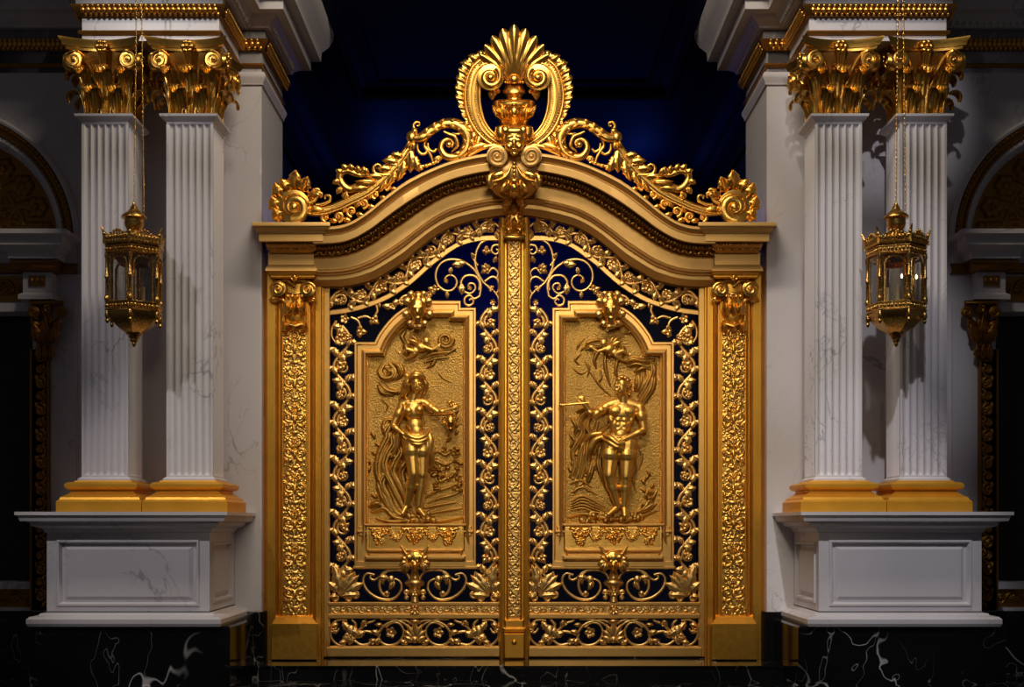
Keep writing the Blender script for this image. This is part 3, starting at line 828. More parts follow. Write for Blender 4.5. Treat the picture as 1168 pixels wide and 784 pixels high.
# ================================================================== lanterns
def make_lantern(px):
    Y = -1.52
    c = P(px, 300, Y); cx, cy = c[0], c[1]
    z = lambda py: P(0, py, Y)[2]
    k = (14+Y)/1400
    root = thing('lantern', 'x', 'lantern', (cx, cy, z(396)), 'hanging brass lanterns')
    A0 = -PI/2+.16
    def hexa(r, zz, a0=A0): return [(cx+r*math.cos(a0+i*PI/3), cy+r*math.sin(a0+i*PI/3), zz) for i in range(6)]
    def hexloft(prof):
        m = MB(); m.grid([hexa(r*k, z(y)) for r, y in prof], close_v=True, cap=True); return m
    # crown
    m = MB(); m.lathe_z(cx, cy, [(r*k, z(y)) for r, y in ((2, 234), (4, 236), (5, 239), (9, 243), (14, 247), (14.5, 249), (11, 250.5), (10.5, 252), (11, 256), (9.5, 260), (8.5, 262), (8, 263.5), (12, 266), (14, 270), (15, 274), (22, 279))], 28)
    m.build('crown', GOLD_LAMP, root, 40)
    m = MB(); m.lathe_z(cx, cy, [(r*k, z(y)) for r, y in ((.5, 231), (2, 232), (2.4, 234), (2, 236))], 12); m.build('loop', GOLD_LAMP, root)
    # openwork gallery
    m = hexloft([(33, 284), (35.5, 283), (36, 281), (34, 279.5), (22, 279)])
    h = hexa(34.5*k, 0)
    for i in range(6):
        a, b = Vector(h[i]), Vector(h[(i+1) % 6])
        for j in range(9):
            p = a.lerp(b, (j+.5)/9); hh = (9+4*math.cos((j-4)/4*PI)*.8)
            m.rod([(p.x, p.y, z(281)), (p.x, p.y, z(281-hh))], [1.4*k, 1.1*k], 5)
            m.ell((p.x, p.y, z(281-hh)), (1.9*k, 1.9*k, 2.2*k), 6, 5)
            if j < 8:
                q = a.lerp(b, (j+1)/9); m.ell((q.x, q.y, z(276)), (1.8*k, 1.8*k, 3.2*k), 6, 5)
    m.build('gallery', GOLD_LAMP, root)
    for i in range(6):
        m = MB(); p = h[i]; o = Vector((p[0]-cx, p[1]-cy, 0)).normalized()
        m.rod([(p[0], p[1], z(283)), (p[0], p[1], z(272)), (p[0]+o.x*2*k, p[1]+o.y*2*k, z(267)), (p[0]+o.x*4*k, p[1]+o.y*4*k, z(264))], [2*k, 1.6*k, 1.4*k, .5*k], 6)
        m.ell((p[0], p[1], z(272)), (2.4*k, 2.4*k, 3*k), 7, 6); m.build('corner_finial', GOLD_LAMP, root)
    # upper ring and lower ring with pierced ornament
    def ringband(name, y0, y1, r):
        m = hexloft([(r-6, y1), (r, y1), (r+1.5, y1-1), (r+1.5, y1-2), (r, y1-2.6), (r, y0+2.6), (r+1.5, y0+2), (r+1.5, y0+1), (r, y0), (r-6, y0)])
        hh = hexa(r*k+.002, 0)
        for i in range(6):
            a, b = Vector(hh[i]), Vector(hh[(i+1) % 6])
            for j in range(8):
                p = a.lerp(b, (j+.5)/8); m.ell((p.x, p.y, z((y0+y1)/2)), (1.7*k, 1.7*k, 2.4*k), 7, 5)
        m.build(name, GOLD_LAMP, root)
    ringband('upper_ring', 284, 294, 32.5); ringband('lower_ring', 347, 358, 32.5)
    m = MB(); m.grid([hexa(27*k, z(290)), hexa(25*k, z(294)), hexa(18*k, z(303)), hexa(17*k, z(303)), hexa(24*k, z(290))], close_v=True); m.build('reflector', GOLD_LAMP, root)
    pp = hexa(31.5*k, 0)
    for i in range(6):
        m = MB(); p = pp[i]
        m.lathe_z(p[0], p[1], [(r*k, z(y)) for r, y in ((2.6, 294), (2.8, 297), (2.0, 299), (1.9, 318), (2.6, 319), (2.6, 321), (1.9, 322), (1.9, 341), (2.8, 342), (3, 345), (2.6, 347))], 10)
        m.build('corner_post', GOLD_LAMP, root)
    for i in range(6):
        a, b = Vector(pp[i]), Vector(pp[(i+1) % 6]); d = (b-a).normalized()
        n = Vector((d.y, -d.x, 0))
        m = MB(); a2, b2 = a+d*2*k, b-d*2*k; q = [(p.x+n.x*s_*.0015, p.y+n.y*s_*.0015, zz) for s_ in (-1, 1) for p, zz in ((a2, z(346)), (b2, z(346)), (b2, z(295)), (a2, z(295)))]
        m.grid([q[:4], q[4:]], close_v=True, cap=True); m.build('glass_pane', GLASS, root)
        # slim arch frame inside each pane
        m = MB(); pts = []
        L = (b-a).length
        for t, y in ((.16, 347), (.16, 305), (.2, 301), (.28, 298), (.38, 297), (.62, 297), (.72, 298), (.8, 301), (.84, 305), (.84, 347)):
            p = a+d*L*t-n*.006; pts.append((p.x, p.y, z(y)))
        m.rod(pts, 1.3*k, 6); m.build('pane_frame', GOLD_LAMP, root)
    # bowl and finial
    m = hexloft([(32, 357.5), (31, 362), (27, 367), (20, 374), (12, 379), (9, 381), (8, 381)]); m.build('bowl', GOLD_LAMP, root, 30)
    for i in range(6):
        m = MB(); p = hexa(31*k, 0)[i]; m.lathe_z(p[0], p[1], [(r*k, z(y)) for r, y in ((1.5, 357), (2.5, 360), (3.2, 364), (1.5, 367), (2.4, 369), (1, 372))], 10); m.build('drop', GOLD_LAMP, root)
        m = MB(); q = Vector(hexa(23*k*.88, 0)[i]); q2 = Vector(hexa(23*k*.88, 0)[(i+1) % 6]); c2 = (q+q2)/2
        m.ell((c2.x, c2.y, z(368)), (3*k, 3*k, 4*k), 8, 6); m.build('boss', GOLD_LAMP, root)
    m = MB(); m.lathe_z(cx, cy, [(r*k, z(y)) for r, y in ((8, 379), (9.5, 380.5), (8.5, 382.5), (5.5, 383), (6.5, 384.5), (5.5, 386.5), (4, 387), (4.8, 388.5), (3.6, 390.5), (2.2, 391), (2.8, 392.5), (1, 396))], 18); m.build('finial', GOLD_LAMP, root)
    # candles
    for i, (ox, oy) in enumerate(((10, 2), (-8, 5), (-1, -9))):
        m = MB(); m.lathe_z(cx+ox*k, cy+oy*k, [(r*k, z(y)) for r, y in ((4, 348), (4.5, 346), (2.5, 345), (2.2, 344.5), (2.2, 328), (1.6, 327.5), (.5, 327))], 12); cd = m.build('candle', WAX, root, 40, 'ivory candle')
    # chains up to the cornice
    def chain(x0, x1, z0, z1, y0, y1):
        m = MB(); n = int((z1-z0)/.024)
        for i in range(n):
            t = (i+.5)/n; X, Yy, Z = x0+(x1-x0)*t, y0+(y1-y0)*t, z0+(z1-z0)*t
            pts = []
            for j in range(9):
                a = 2*PI*j/8; u = .0065*math.cos(a); v = .0155*math.sin(a)
                pts.append((X+(u if i % 2 else 0), Yy+(0 if i % 2 else u), Z+v))
            m.rod(pts, .0026, 4, False)
        m.build('chain', GOLD_LAMP, root, 60)
    top = 6.0+EYE-.12
    chain(cx, cx+.03, z(233), top, cy, cy)
    chain(cx+.10, cx+.07, z(248), top, cy, cy)
    return root
l1 = make_lantern(153)
l2 = copy_tree(l1, (P(1022, 300, -1.52)[0]-P(153, 300, -1.52)[0], 0, 0))
k = (14-1.52)/1400; z = lambda py: P(0, py, -1.52)[2]
WORLD_LOC[l2.name] = Vector(l2.location)
for ox, oy in ((4, -8), (22, -4)):
    m = MB(); cx, cy = l2.location.x+ox*k, l2.location.y+oy*k
    m.lathe_z(cx, cy, [(.4*k, z(319)), (1.1*k, z(317.8)), (1.2*k, z(316.6)), (.7*k, z(315)), (.2*k, z(314))], 10); m.build('bulb', FLAME, l2, 40, 'tiny lit bulb')
l1['label'] = 'hexagonal brass lantern hanging on chains left of the golden gate'
l2['label'] = 'hexagonal brass lantern hanging on chains right of the golden gate'
# ================================================================== the golden gate: fixed surround
CX = 586.5
surround = thing('gate_surround', 'fixed golden gate surround with carved posts, curved arched cornice and shell crest', 'gate surround', (0, 0, .152))
BOT = 752.5
def mir(pts): return [(1173-p[0],)+tuple(p[1:]) for p in pts]

# ---- the arched cornice: outer and inner curve sampled at the same x
EXT = [(354, 259), (374, 258.5), (388, 257), (401, 252.5), (412, 246), (423, 238), (441, 223), (462, 207.5), (487, 194.5), (512, 184.5), (537, 178), (560, 174.5), (586.5, 173)]
INT = [(354, 327.5), (374, 327.5), (388, 327), (405, 325), (418, 321.5), (430, 317), (456, 301.6), (474, 287), (490, 274), (505, 264), (521, 257), (545, 250.5), (565, 247), (586.5, 246)]
def curve_y(C, xs):
    c = crom(C, 8); return np.interp(xs, [p[0] for p in c], [p[1] for p in c])
XS = np.linspace(357, 586.5, 96)
def arch_curves(ext=EXT, inn=INT, xs=XS):
    ye, yi = curve_y(ext, xs), curve_y(inn, xs)
    # lean the correspondence along the slope so that the mouldings stay even
    sl = np.gradient(ye, xs); xe = xs+0*sl
    A = list(zip(xe, ye)); B = list(zip(xs, yi)); return A, B
A, B = arch_curves()
A2, B2 = A+mir(A)[::-1][1:], B+mir(B)[::-1][1:]
def arch_strip(prof):
    m = MB(TL(0)); loft_between(m, A2, B2, prof); return m
arch = arch_strip([(0, -15), (0, 47), (.012, 49), (.045, 49), (.06, 47), (.085, 46), (.10, 43), (.125, 41), (.14, 41), (.15, 43.5), (.165, 44), (.27, 43), (.285, 42), (.29, 34)]).build('arched_cornice', GOLD_SATIN, surround, 30)
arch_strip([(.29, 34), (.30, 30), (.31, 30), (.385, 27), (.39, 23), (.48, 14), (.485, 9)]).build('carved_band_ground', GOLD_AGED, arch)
# two rows of carved ornament riding on the band
def along(Aq, Bq, f):
    q = [(a[0]+(b[0]-a[0])*f, a[1]+(b[1]-a[1])*f) for a, b in zip(Aq, Bq)]
    return q
for f, d, step, rr in ((.345, 29.5, 3.6, 1.5), (.435, 19.5, 4.6, 2.6)):
    m = MB(TL(0))
    q = along(A2, B2, f); a = np.array(q); L = np.sum(np.hypot(*np.diff(a, axis=0).T)); q = resample(q, int(L/step))
    for i in range(1, len(q)-1):
        t = math.degrees(math.atan2(q[i+1][1]-q[i-1][1], q[i+1][0]-q[i-1][0]))
        if f < .4: m.ell((q[i][0], q[i][1], d), (rr*.95, rr*1.6, 1.9), 6, 4, t)
        else:
            m.ell((q[i][0], q[i][1], d), (rr*.7, rr*1.7, 2.3), 6, 4, t+(38 if i % 2 else -38))
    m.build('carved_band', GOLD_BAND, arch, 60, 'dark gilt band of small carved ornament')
arch_strip([(.485, 9), (.49, 11), (.505, 12), (.52, 11), (.525, 9.5), (.71, 8), (.715, 11), (.73, 13.5), (.745, 14), (.76, 12.5), (.765, 9), (.78, 9), (.785, 11), (.80, 12), (.815, 10.5), (.825, 8.5), (.88, 8), (.93, 5), (.965, 2), (.985, 1), (1.0, -3), (1.0, -7.6)]).build('arched_frieze', GOLD_SATIN, arch, 30)

# ---- the cornice blocks over the posts
for s in (-1, 1):
    T = TS(s, 0)
    m = MB(T)
    def rlof(x0, x1, prof, back=-14):
        m.grid([[(x0-o, y, back), (x0-o, y, d+o), (x1+o, y, d+o), (x1+o, y, back)] for o, y, d in prof], close_v=True, cap=True)
    rlof(308, 356, [(20, 253.5, 32), (20.5, 255, 32), (20.5, 257.5, 32), (19, 258.5, 32), (18, 261, 32), (15, 264, 32), (14, 266.5, 32), (12.5, 267, 32), (12.5, 275, 32), (11, 276, 32), (2, 276.5, 32)])
    cb = m.build('cornice_block', GOLD_SATIN, surround, 28)
    m = MB(T); rlof(308, 356, [(5, 276.5, 30), (5.5, 279, 30), (4, 281, 30), (3, 284, 27), (0, 288, 25), (0, 289, 24)]); 
    for y, st, r, off in ((279, 3.6, 1.5, 36.5), (284.5, 4.4, 2.2, 30.5)):
        k = int(54/st)
        for i in range(k):
            m.ell((308-3+60*(i+.5)/k*.93, y, off), (r*.75, r*1.25, 1.4), 6, 4, 0 if y < 282 else (35 if i % 2 else -35))
    m.build('carved_band', GOLD_BAND, cb, 50, 'dark gilt band of small carved ornament')
    m = MB(T); rlof(309, 355, [(3, 287.5, 17), (3.5, 289, 17), (3, 291, 17), (3, 302, 17), (4, 303, 17), (6, 306, 17), (6.5, 309, 17), (5, 310, 17), (2, 311, 17)]); m.build('frieze_block', GOLD_SATIN, cb, 28)

# ---- posts
def band_relief(T, x0, x1, y0, y1, tile, style, d0, name, parent, res=2.4, mat=GOLD, amp=1.0):
    R = Relief(x0, y0, x1, y1, res); cx = (x0+x1)/2; hw = (x1-x0)/2
    y = y0+tile*.5; k = 0
    rnd = random.Random(style)
    while y < y1-tile*.3:
        if style == 1:
            for sg in (-1, 1):
                sp = [(cx+sg*(p[0]), p[1]) for p in spiral(hw*.52, y, hw*.40, 1.0, 90, 1.35, -1)]
                R.stroke([(cx, y+tile*.42), (cx+sg*hw*.22, y+hw*.46)]+sp, [1.3, 1.7, 1.6, 1.0], amp)
                R.flower(cx+sg*hw*.52, y, hw*.2, 5, amp)
                R.leaf(cx+sg*hw*.2, y-hw*.35, 60 if sg > 0 else 120, hw*.75, hw*.17, amp)
                R.leaf(cx+sg*hw*.2, y+hw*.55, -35 if sg > 0 else 215, hw*.7, hw*.16, amp)
                R.leaf(cx+sg*hw*.85, y+tile*.30, 100 if sg > 0 else 80, hw*.5, hw*.14, amp)
                R.blob(cx+sg*hw*.62, y-tile*.36, hw*.16, hw*.2, 1.6*amp)
            R.leaf(cx, y+tile*.2, 90, tile*.30, hw*.2, amp); R.flower(cx, y-tile*.33, hw*.28, 6, amp*1.1)
            R.stroke([(cx, y+tile*.5), (cx, y-tile*.3)], [1.2, 1.2], amp)
            R.blob(cx, y+tile*.44, hw*.34, 2.2, 2.0*amp)
            if k % 3 == 1:
                R.stroke([(cx-hw*.5, y-tile*.14), (cx, y-tile*.02), (cx+hw*.5, y-tile*.14)], [1, 1.6, 1], amp)
        elif style == 2:
            sg = 1 if k % 2 else -1
            R.stroke([(cx-sg*hw*.8, y+tile*.5), (cx+sg*hw*.1, y+tile*.1), (cx+sg*hw*.75, y-tile*.45)], [1.2, 1.6, 1.1], amp)
            R.stroke(spiral(cx-sg*hw*.35, y-tile*.05, hw*.42, .8, 60, 1.2, sg), [1.4, .9], amp)
            R.leaf(cx+sg*hw*.1, y+tile*.25, 60+60*(sg < 0), hw*.9, hw*.2, amp); R.leaf(cx-sg*hw*.2, y+tile*.4, 200+140*(sg > 0), hw*.8, hw*.2, amp)
            R.flower(cx-sg*hw*.35, y-tile*.05, hw*.25, 5, amp); R.blob(cx+sg*hw*.65, y+tile*.2, 1.6, 2.2, 1.5*amp)
        y += tile; k += 1
    for i in range(int((x1-x0)*(y1-y0)/16)):
        xx, yy = rnd.uniform(x0+1.5, x1-1.5), rnd.uniform(y0+1, y1-1)
        if abs(xx-cx) < .5: continue
        xx2 = 2*cx-xx; a = rnd.uniform(0, 360); l = rnd.uniform(2.5, 4.5)
        for X_, A_ in ((xx, a), (xx2, 180-a)): R.leaf(X_, yy, A_, l, 1.0, .9*amp)
    n = np.sin(R.X*2.1+np.sin(R.Y*1.7)*1.4)*np.sin(R.Y*1.9+np.cos(R.X*1.3)*1.2)
    R.H += .18*np.abs(n)*amp
    m = MB(T); R.emit(m, d0); return m.build(name, mat, parent, 70)
for s in (-1, 1):
    T = TS(s, 0)
    m = MB(T)
    # section of the post from its outer edge to the leaf: (x, d)
    sec = [(300, -9), (300, -3), (302, -1), (303, 4), (305, 6), (314, 6), (316, 5), (318, 2), (319.5, 2), (320, 8), (322, 9), (322.5, 7), (349, 7), (349.5, 9), (351.5, 9), (352, 2), (354, 2), (355, 5), (357, 5.5), (358, 2), (360, -2), (366, -2), (367.5, -5), (369, -5), (369.3, -8), (369.3, -16), (300, -16)]
    m.grid([[(x, y, d) for x, d in sec] for y in (309, BOT)], close_v=True, cap=True)
    post = m.build('post', GOLD_POST, surround, 25)
    band_relief(T, 323, 349, 376, 703, 40, 1, 7, 'relief_band', post).__setitem__('label', 'gilt relief band of carved scrolls and flowers')
    m = MB(T)
    def rl(x0, x1, prof, back=-10):
        m.grid([[(x0-o, y, back), (x0-o, y, d+o), (x1+o, y, d+o), (x1+o, y, back)] for o, y, d in prof], close_v=True, cap=True)
    rl(317, 354, [(0, 702, 8), (2, 703.5, 9), (3, 706, 10), (5.5, 709, 11), (6, 711, 12), (7, 712, 12), (7, BOT, 12)])
    m.build('base_block', GOLD_POST, post, 25)
    # capital of the post
    m = MB(T)
    rl(316, 352, [(5, 318, 14), (6, 317, 15), (7, 316, 15), (7, 314.5, 15), (9, 313, 15), (9.5, 311, 15), (8, 310, 15)])
    m.grid([[(cx_+w_*q, y, d_) for q, d_ in ((-1, 4), (-.8, dd*.8), (0, dd), (.8, dd*.8), (1, 4))] for cx_, w_, y, dd in ((336, 15, 318, 13), (336, 14, 330, 12), (336, 13.5, 345, 15), (336, 13, 360, 16), (336, 11, 370, 13), (336, 6, 378, 9))], cap=True)
    cp = m.build('post_capital', GOLD_POST, post, 40, 'gilt scroll capital with carved leaves')
    for sg, vx in ((1, 317), (-1, 351)):
        m2 = MB(T); m2.volute(vx, 329.5, 9.3, 0 if sg < 0 else 180, 1.8, sg, 1.9, 17, True, 12)
        m2.tube(crom([(vx+sg*4, 321.5), (vx+sg*11, 320.5), (vx+sg*16, 324), (336, 327)], 5), [2, 2.2, 1.4], 16); 
        m2.leaf(vx+sg*2, 343, 90+sg*-30 if False else (150 if sg > 0 else 30), 13, 5, 60*sg, 9, 3, 4)
        m2.rod(crom([(vx-sg*2, 345, 10), (vx+sg*3, 341, 12), (vx+sg*8, 346, 12), (vx+sg*6, 352, 10)], 5), [1.2, 1.8, 1], 6)
        # no brand or figure: plain volute with its leaf
        COLV = m2
        m2.build('volute', GOLD, None) if False else mesh_object('post_volute', m2.v, m2.f, GOLD, post, 45)
    m2 = MB(T)
    m2.flower(336, 316, 5, 5, 20, 3); m2.leaf(336, 322, 90, 11, 3.5, 20, 20, 3, 3)
    for x, a, l in ((329, 100, 19), (343, 80, 19), (336, 90, 25)): m2.leaf(x, 362, a, l, 6, 0, 14, 5, 5, tipd=6)
    for x, a, l in ((327, 105, 15), (336, 90, 17), (345, 75, 15)): m2.leaf(x, 380, a, l, 5.5, 0, 10, 5, 4, tipd=6)
    m2.rod([(326, 369, 14), (336, 372, 18), (346, 369, 14)], [1.2, 1.8, 1.2], 6); m2.rod([(328, 333, 13), (336, 335, 15), (344, 333, 13)], [1, 1.5, 1], 6)
    for x in (328, 333, 339, 344): m2.ell((x, 338, 15), (2.2, 2.6, 2.4), 8, 6)
    m2.build('capital_foliage', GOLD, post, 60)

# ---- mullion between the leaves
m = MB(TL(0))
sec = [(569.5, -7.6), (569.5, -5), (571, -3), (573, -2.5), (575, -3), (576, -5), (577.5, -5), (578.3, 2), (579.5, 3), (580, 1), (593, 1), (593.5, 3), (594.7, 2), (595.5, -5), (597, -5), (598, -3), (600, -2.5), (602, -3), (603.5, -5), (603.5, -7.6)]
m.grid([[(x, y, d) for x, d in sec] for y in (248, BOT)], close_v=True, cap=True)
mull = m.build('mullion', GOLD_POST, surround, 25, 'upright bar between the two gate leaves')
band_relief(TL(0), 580.2, 592.8, 274, 708, 11, 2, 1, 'relief_band', mull, 2.4, GOLD_FRAME, .8)
m = MB(TL(0))
m.bevel_box(574, 599, 722, BOT, -7.6, 8, 2); m.bevel_box(575.5, 597.5, 707, 722, -7.5, 5, 1.5); m.bevel_box(573.5, 599.5, 716, 721, -7.5, 9, 2); m.ell((586.5, 733, 9), (3, 3, 2.4), 12, 8)
m.build('mullion_base', GOLD_POST, mull, 30)

# ---- keystone bracket with two scrolls
m = MB(TL(0))
rows = []
for y, wd, d in ((177, 14, 46), (183, 23, 53), (192, 27, 56), (205, 29, 52), (214, 27.5, 42), (221, 22, 32), (226, 15, 24)):
    rows.append([(CX-wd, y, 0), (CX-wd, y, d-6), (CX-wd*.85, y, d-1), (CX-wd*.3, y, d+1), (CX, y, d+2), (CX+wd*.3, y, d+1), (CX+wd*.85, y, d-1), (CX+wd, y, d-6), (CX+wd, y, 0)])
m.grid(rows, cap=True)
key = m.build('keystone_bracket', GOLD_SATIN, surround, 50, 'gilt scrolled bracket at the top of the arch')
for sg in (-1, 1):
    m = MB(TL(0) if sg < 0 else TR(0))
    m.volute(567, 178, 12.2, 60, 1.9, 1, 2.9, 60, True, 24); m.build('volute', GOLD_SATIN, key, 45)
    m = MB(TL(0) if sg < 0 else TR(0))
    m.tube(crom([(564, 206), (572, 204), (579, 198), (583, 190)], 6), [.8, 2.0, 1.2], 58); m.tube(crom([(560, 201), (568, 203), (576, 199), (581, 193)], 6), [.8, 1.6, 1.0], 57)
    m.leaf(562, 197, 250, 20, 6, 30, 53, 3, 4); m.leaf(577, 196, 215, 18, 5, -40, 56, 3, 4); m.leaf(580, 205, 250, 18, 5, -30, 52, 3, 4)
    m.volute(563, 210, 4, 0, 1.3, -1, 1.1, 53, True, 3)
    m_low = MB(m.T); m_low.leaf(584, 226, 155, 21, 5, -8, 31, 3, 5); m_low.leaf(584, 229, 195, 14, 4.5, 30, 30, 3, 4); m_low.leaf(581, 222, 120, 13, 4, 30, 36, 3, 4)
    m_low.build('hanging_leaf', GOLD, key, 60)
    m.build('bracket_leaf', GOLD, key, 60)
m = MB(TL(0))
m.ell((CX, 212, 50), (6, 7, 5), 12, 9); m.ell((CX, 206, 55), (4.5, 3, 4), 10, 8); m.ell((CX, 217, 49), (2.5, 2, 3), 10, 8)
for k in range(4): m.ell((CX, 186+k*4.5, 59-k*.5), (2.8-.3*k, 2.8, 2.5), 8, 6)
for a in (250, 270, 290): m.leaf(CX, 212, a, 14, 4, 0, 46, 3, 3)
m.build('bracket_boss', GOLD, key, 60)
m = MB(TL(0))
m.bevel_box(576.5, 596.5, 226, 272, 0, 8, 2); m.bevel_box(574, 599, 268, 273, -2, 12, 1.5); m.bevel_box(575.5, 597.5, 240, 244, 0, 12, 1.5)
for x, a in ((580, 110), (593, 70)): m.leaf(x, 262, a, 14, 4.5, 0, 9, 4, 4, tipd=3); m.leaf(x, 243, a, 14, 4, 0, 9, 4, 4, tipd=4)
m.leaf(CX, 265, 90, 18, 5, 0, 10, 4, 4, tipd=4); m.leaf(CX, 246, 90, 14, 4.5, 0, 10, 4, 4, tipd=4)
for x in (580, 593): m.ell((x, 262, 9), (4, 4.5, 5), 10, 8); m.ell((x, 247, 10), (3, 3, 4), 8, 6)
m.ell((CX, 254, 10), (3.2, 4, 4), 10, 8)
m.build('pendant', GOLD, key, 60, 'carved gilt drop below the bracket')

# ---- crest
DC = 30                                   # depth of the cresting in front of the gate plane
for s in (-1, 1):
    T = TS(s, 0)
    m = MB(T)
    path = crom([(571.5, 83), (565, 75), (554, 73), (545, 80), (540.5, 92), (538.5, 108), (540, 124), (544.5, 138), (552, 150), (562, 159), (573, 165)], 6)
    R = [5.5, 6.2, 7.2, 8.2, 9.2, 10, 9.6, 8.6, 7.6, 6.6, 5.5]
    m.tube(path, R, DC+4, .42, 12)
    # raised borders and a beaded channel
    Rl = lerp_list(R, len(path)); q = np.array(path); tg = np.gradient(q, axis=0); tg /= np.linalg.norm(tg, axis=1)[:, None]; nn = np.stack([-tg[:, 1], tg[:, 0]], 1)
    for f, rr, dd in ((-.86, 1.7, 5.6), (.82, 1.9, 5.8), (.08, 1.2, 7.6)):
        m.tube([tuple(p+n_*r_*f) for p, n_, r_ in zip(q, nn, Rl)], rr, DC+dd, 1, 8)
    m.volute(559.5, 88, 15.5, -60, 1.45, 1, 4.6, DC+11, True, 12); m.ell((559.5, 88, DC+13), (5, 5, 4.4), 14, 10)
    m.leaf(565, 100, 230, 16, 5.5, 50, DC+4, 3, 4); m.ell((561, 108, DC+4), (4, 3.5, 4), 10, 8); m.ell((568, 104, DC+3), (3, 3, 4), 10, 8)
    cs = m.build('crest_scroll', GOLD, surround, 60, 'large gilt C-shaped scroll of the crest')
    m = MB(T)
    for f, st, a_ in ((-.35, 3.4, 0), (.5, 3.6, 0)):
        qq = resample([tuple(p+n_*r_*f) for p, n_, r_ in zip(q, nn, Rl)][10:], 42)
        for x, y in qq: m.ell((x, y, DC+8.2-2.5*abs(f)), (1.15, 1.15, 1.1), 6, 5)
    m.build('beading', GOLD, cs, 60)
    m = MB(T)
    i0 = next(i for i, p in enumerate(path) if p[0] < 556 and p[1] < 80); i1 = max(i for i, p in enumerate(path) if p[1] < 149 and p[0] < 553)
    idx = np.linspace(i0, i1, 140); lob = 11
    rows = [[], [], [], [], []]; back = []
    for k, ii in enumerate(idx):
        t = k/139; p = np.array([np.interp(ii, range(len(q)), q[:, j]) for j in (0, 1)]); n_ = np.array([np.interp(ii, range(len(q)), nn[:, j]) for j in (0, 1)]); r_ = np.interp(ii, range(len(q)), Rl)
        o = n_*.92+np.array([-.05, -.38]); o /= np.linalg.norm(o)
        ph = (t*lob) % 1; L = (8+7*math.sin(PI*min(1, t*1.1+.12)))*(.70+.30*math.sin(PI*ph)**.6)
        bz = p+n_*r_*.75
        rip = 1.1*math.cos(2*PI*2*t*lob)
        for j, f in enumerate((0, .3, .6, .9, 1.0)):
            rows[j].append((bz[0]+o[0]*L*f, bz[1]+o[1]*L*f, DC+(2+2.6*math.sin(PI*f*.8)+rip*f*(1-f*.4)+1.6*math.sin(PI*ph)*f if j < 4 else 1.5)))
        back.append((bz[0], bz[1], DC-3))
    tipb = [(x, y, DC-1) for x, y, d_ in rows[4]]
    m.grid(rows+[tipb, back], close_u=True)
    m.leaf(541, 78, 152, 18, 5, 10, DC+2, 3, 3); m.leaf(546, 71, 140, 15, 5, 15, DC+2, 3, 3)
    m.build('leaf_fringe', GOLD, cs, 60)
    # foot of the scroll: spreading leaves on the cornice
    m = MB(T)
    m.tube(crom([(573, 166), (563, 166), (552, 168), (543, 173), (534, 178)], 6), [3, 3.6, 3, 2, 1], DC+6, .8)
    m.tube(crom([(548, 150), (546, 160), (540, 170), (528, 178)], 6), [3.5, 4.5, 4, 1.5], DC+4, .8)
    m.leaf(556, 165, 190, 24, 5, 10, DC+6, 3, 4); m.leaf(546, 152, 215, 24, 5.5, 18, DC+3, 3, 4); m.leaf(548, 160, 238, 20, 4, -20, DC+2, 3, 4)
    m.build('crest_foot', GOLD, surround, 60)
# shell-like palmette at the very top
m = MB(TL(0))
NA, NR, lob = 150, 12, 11
front = []; rim = []
for i in range(NA+1):
    u = -1+2*i/NA; th = math.radians(90-u*66)
    ph = ((u+1)/2*lob) % 1
    Lr = (70-25*abs(u)**1.15)*(1-.16*(1-math.sin(PI*ph)**.55)*(.35+.65*min(1, abs(u)*2+.3)))
    row = []
    for j in range(NR+1):
        f = j/NR
        flare = math.radians(90-u*66*(.50+.50*f**.8))
        x, y = CX+Lr*f*math.cos(flare)+u*4*(1-f), 98-Lr*f*math.sin(flare)
        d_ = DC+6+9*math.sin(PI*f*.75)*(1-.75*u*u)+2.4*math.sin(PI*ph)*f**.7+(1.2*math.cos(4*PI*ph)*f*(1-f))-4*abs(u)*f+3*f*f*(1-abs(u))
        row.append((x, y, d_))
    front.append(row)
backs = [[(x, y, d_-4-3*(1-j/NR)) for j, (x, y, d_) in enumerate(r)] for r in front]
m.grid([fr_+bk_[::-1] for fr_, bk_ in zip(front, backs)], close_v=True, cap=True)
m.ell((CX, 90, DC+13), (6, 6, 5), 14, 10)
for k in range(9): m.ell((CX-10+k*2.5, 95+abs(k-4)*-.3, DC+9), (1.6, 1.8, 2.2), 7, 5)
m.build('shell_finial', GOLD, surround, 60, 'tall gilt shell leaf at the top of the crest')
# urn
m = MB(TL(0)); m.lathe(CX, DC, [(8, 96), (11, 98), (11.5, 101), (13.5, 103), (13.5, 106), (10, 108), (8.5, 111), (9, 113), (18, 113.5), (23, 115), (24.5, 118), (24, 123), (22, 130), (18.5, 137), (15.5, 142), (14.5, 146), (12, 148)], 32)
urn = m.build('urn', GOLD, surround, 40, 'rounded gilt urn inside the crest')
m = MB(TL(0))
for a, x in ((112, -6), (68, 6)): m.leaf(CX+x, 141, a, 26, 6, 0, DC+17, 6, 3, .3, .8, 1.6, .5, 4)
for a, x in ((125, -14), (55, 14)): m.leaf(CX+x, 136, a, 20, 4.5, 0, DC+13, 5, 3)
m.ell((CX, 127, DC+24), (5, 6, 4), 12, 9); m.ell((CX, 119, DC+24), (5, 3, 3), 10, 8)
m.rod(crom([(CX-22, 117, DC+8), (CX-10, 121, DC+23), (CX, 117, DC+26), (CX+10, 121, DC+23), (CX+22, 117, DC+8)], 6), [1, 1.6, 1.6, 1.6, 1], 8)
m.build('urn_leaf', GOLD, urn, 60)
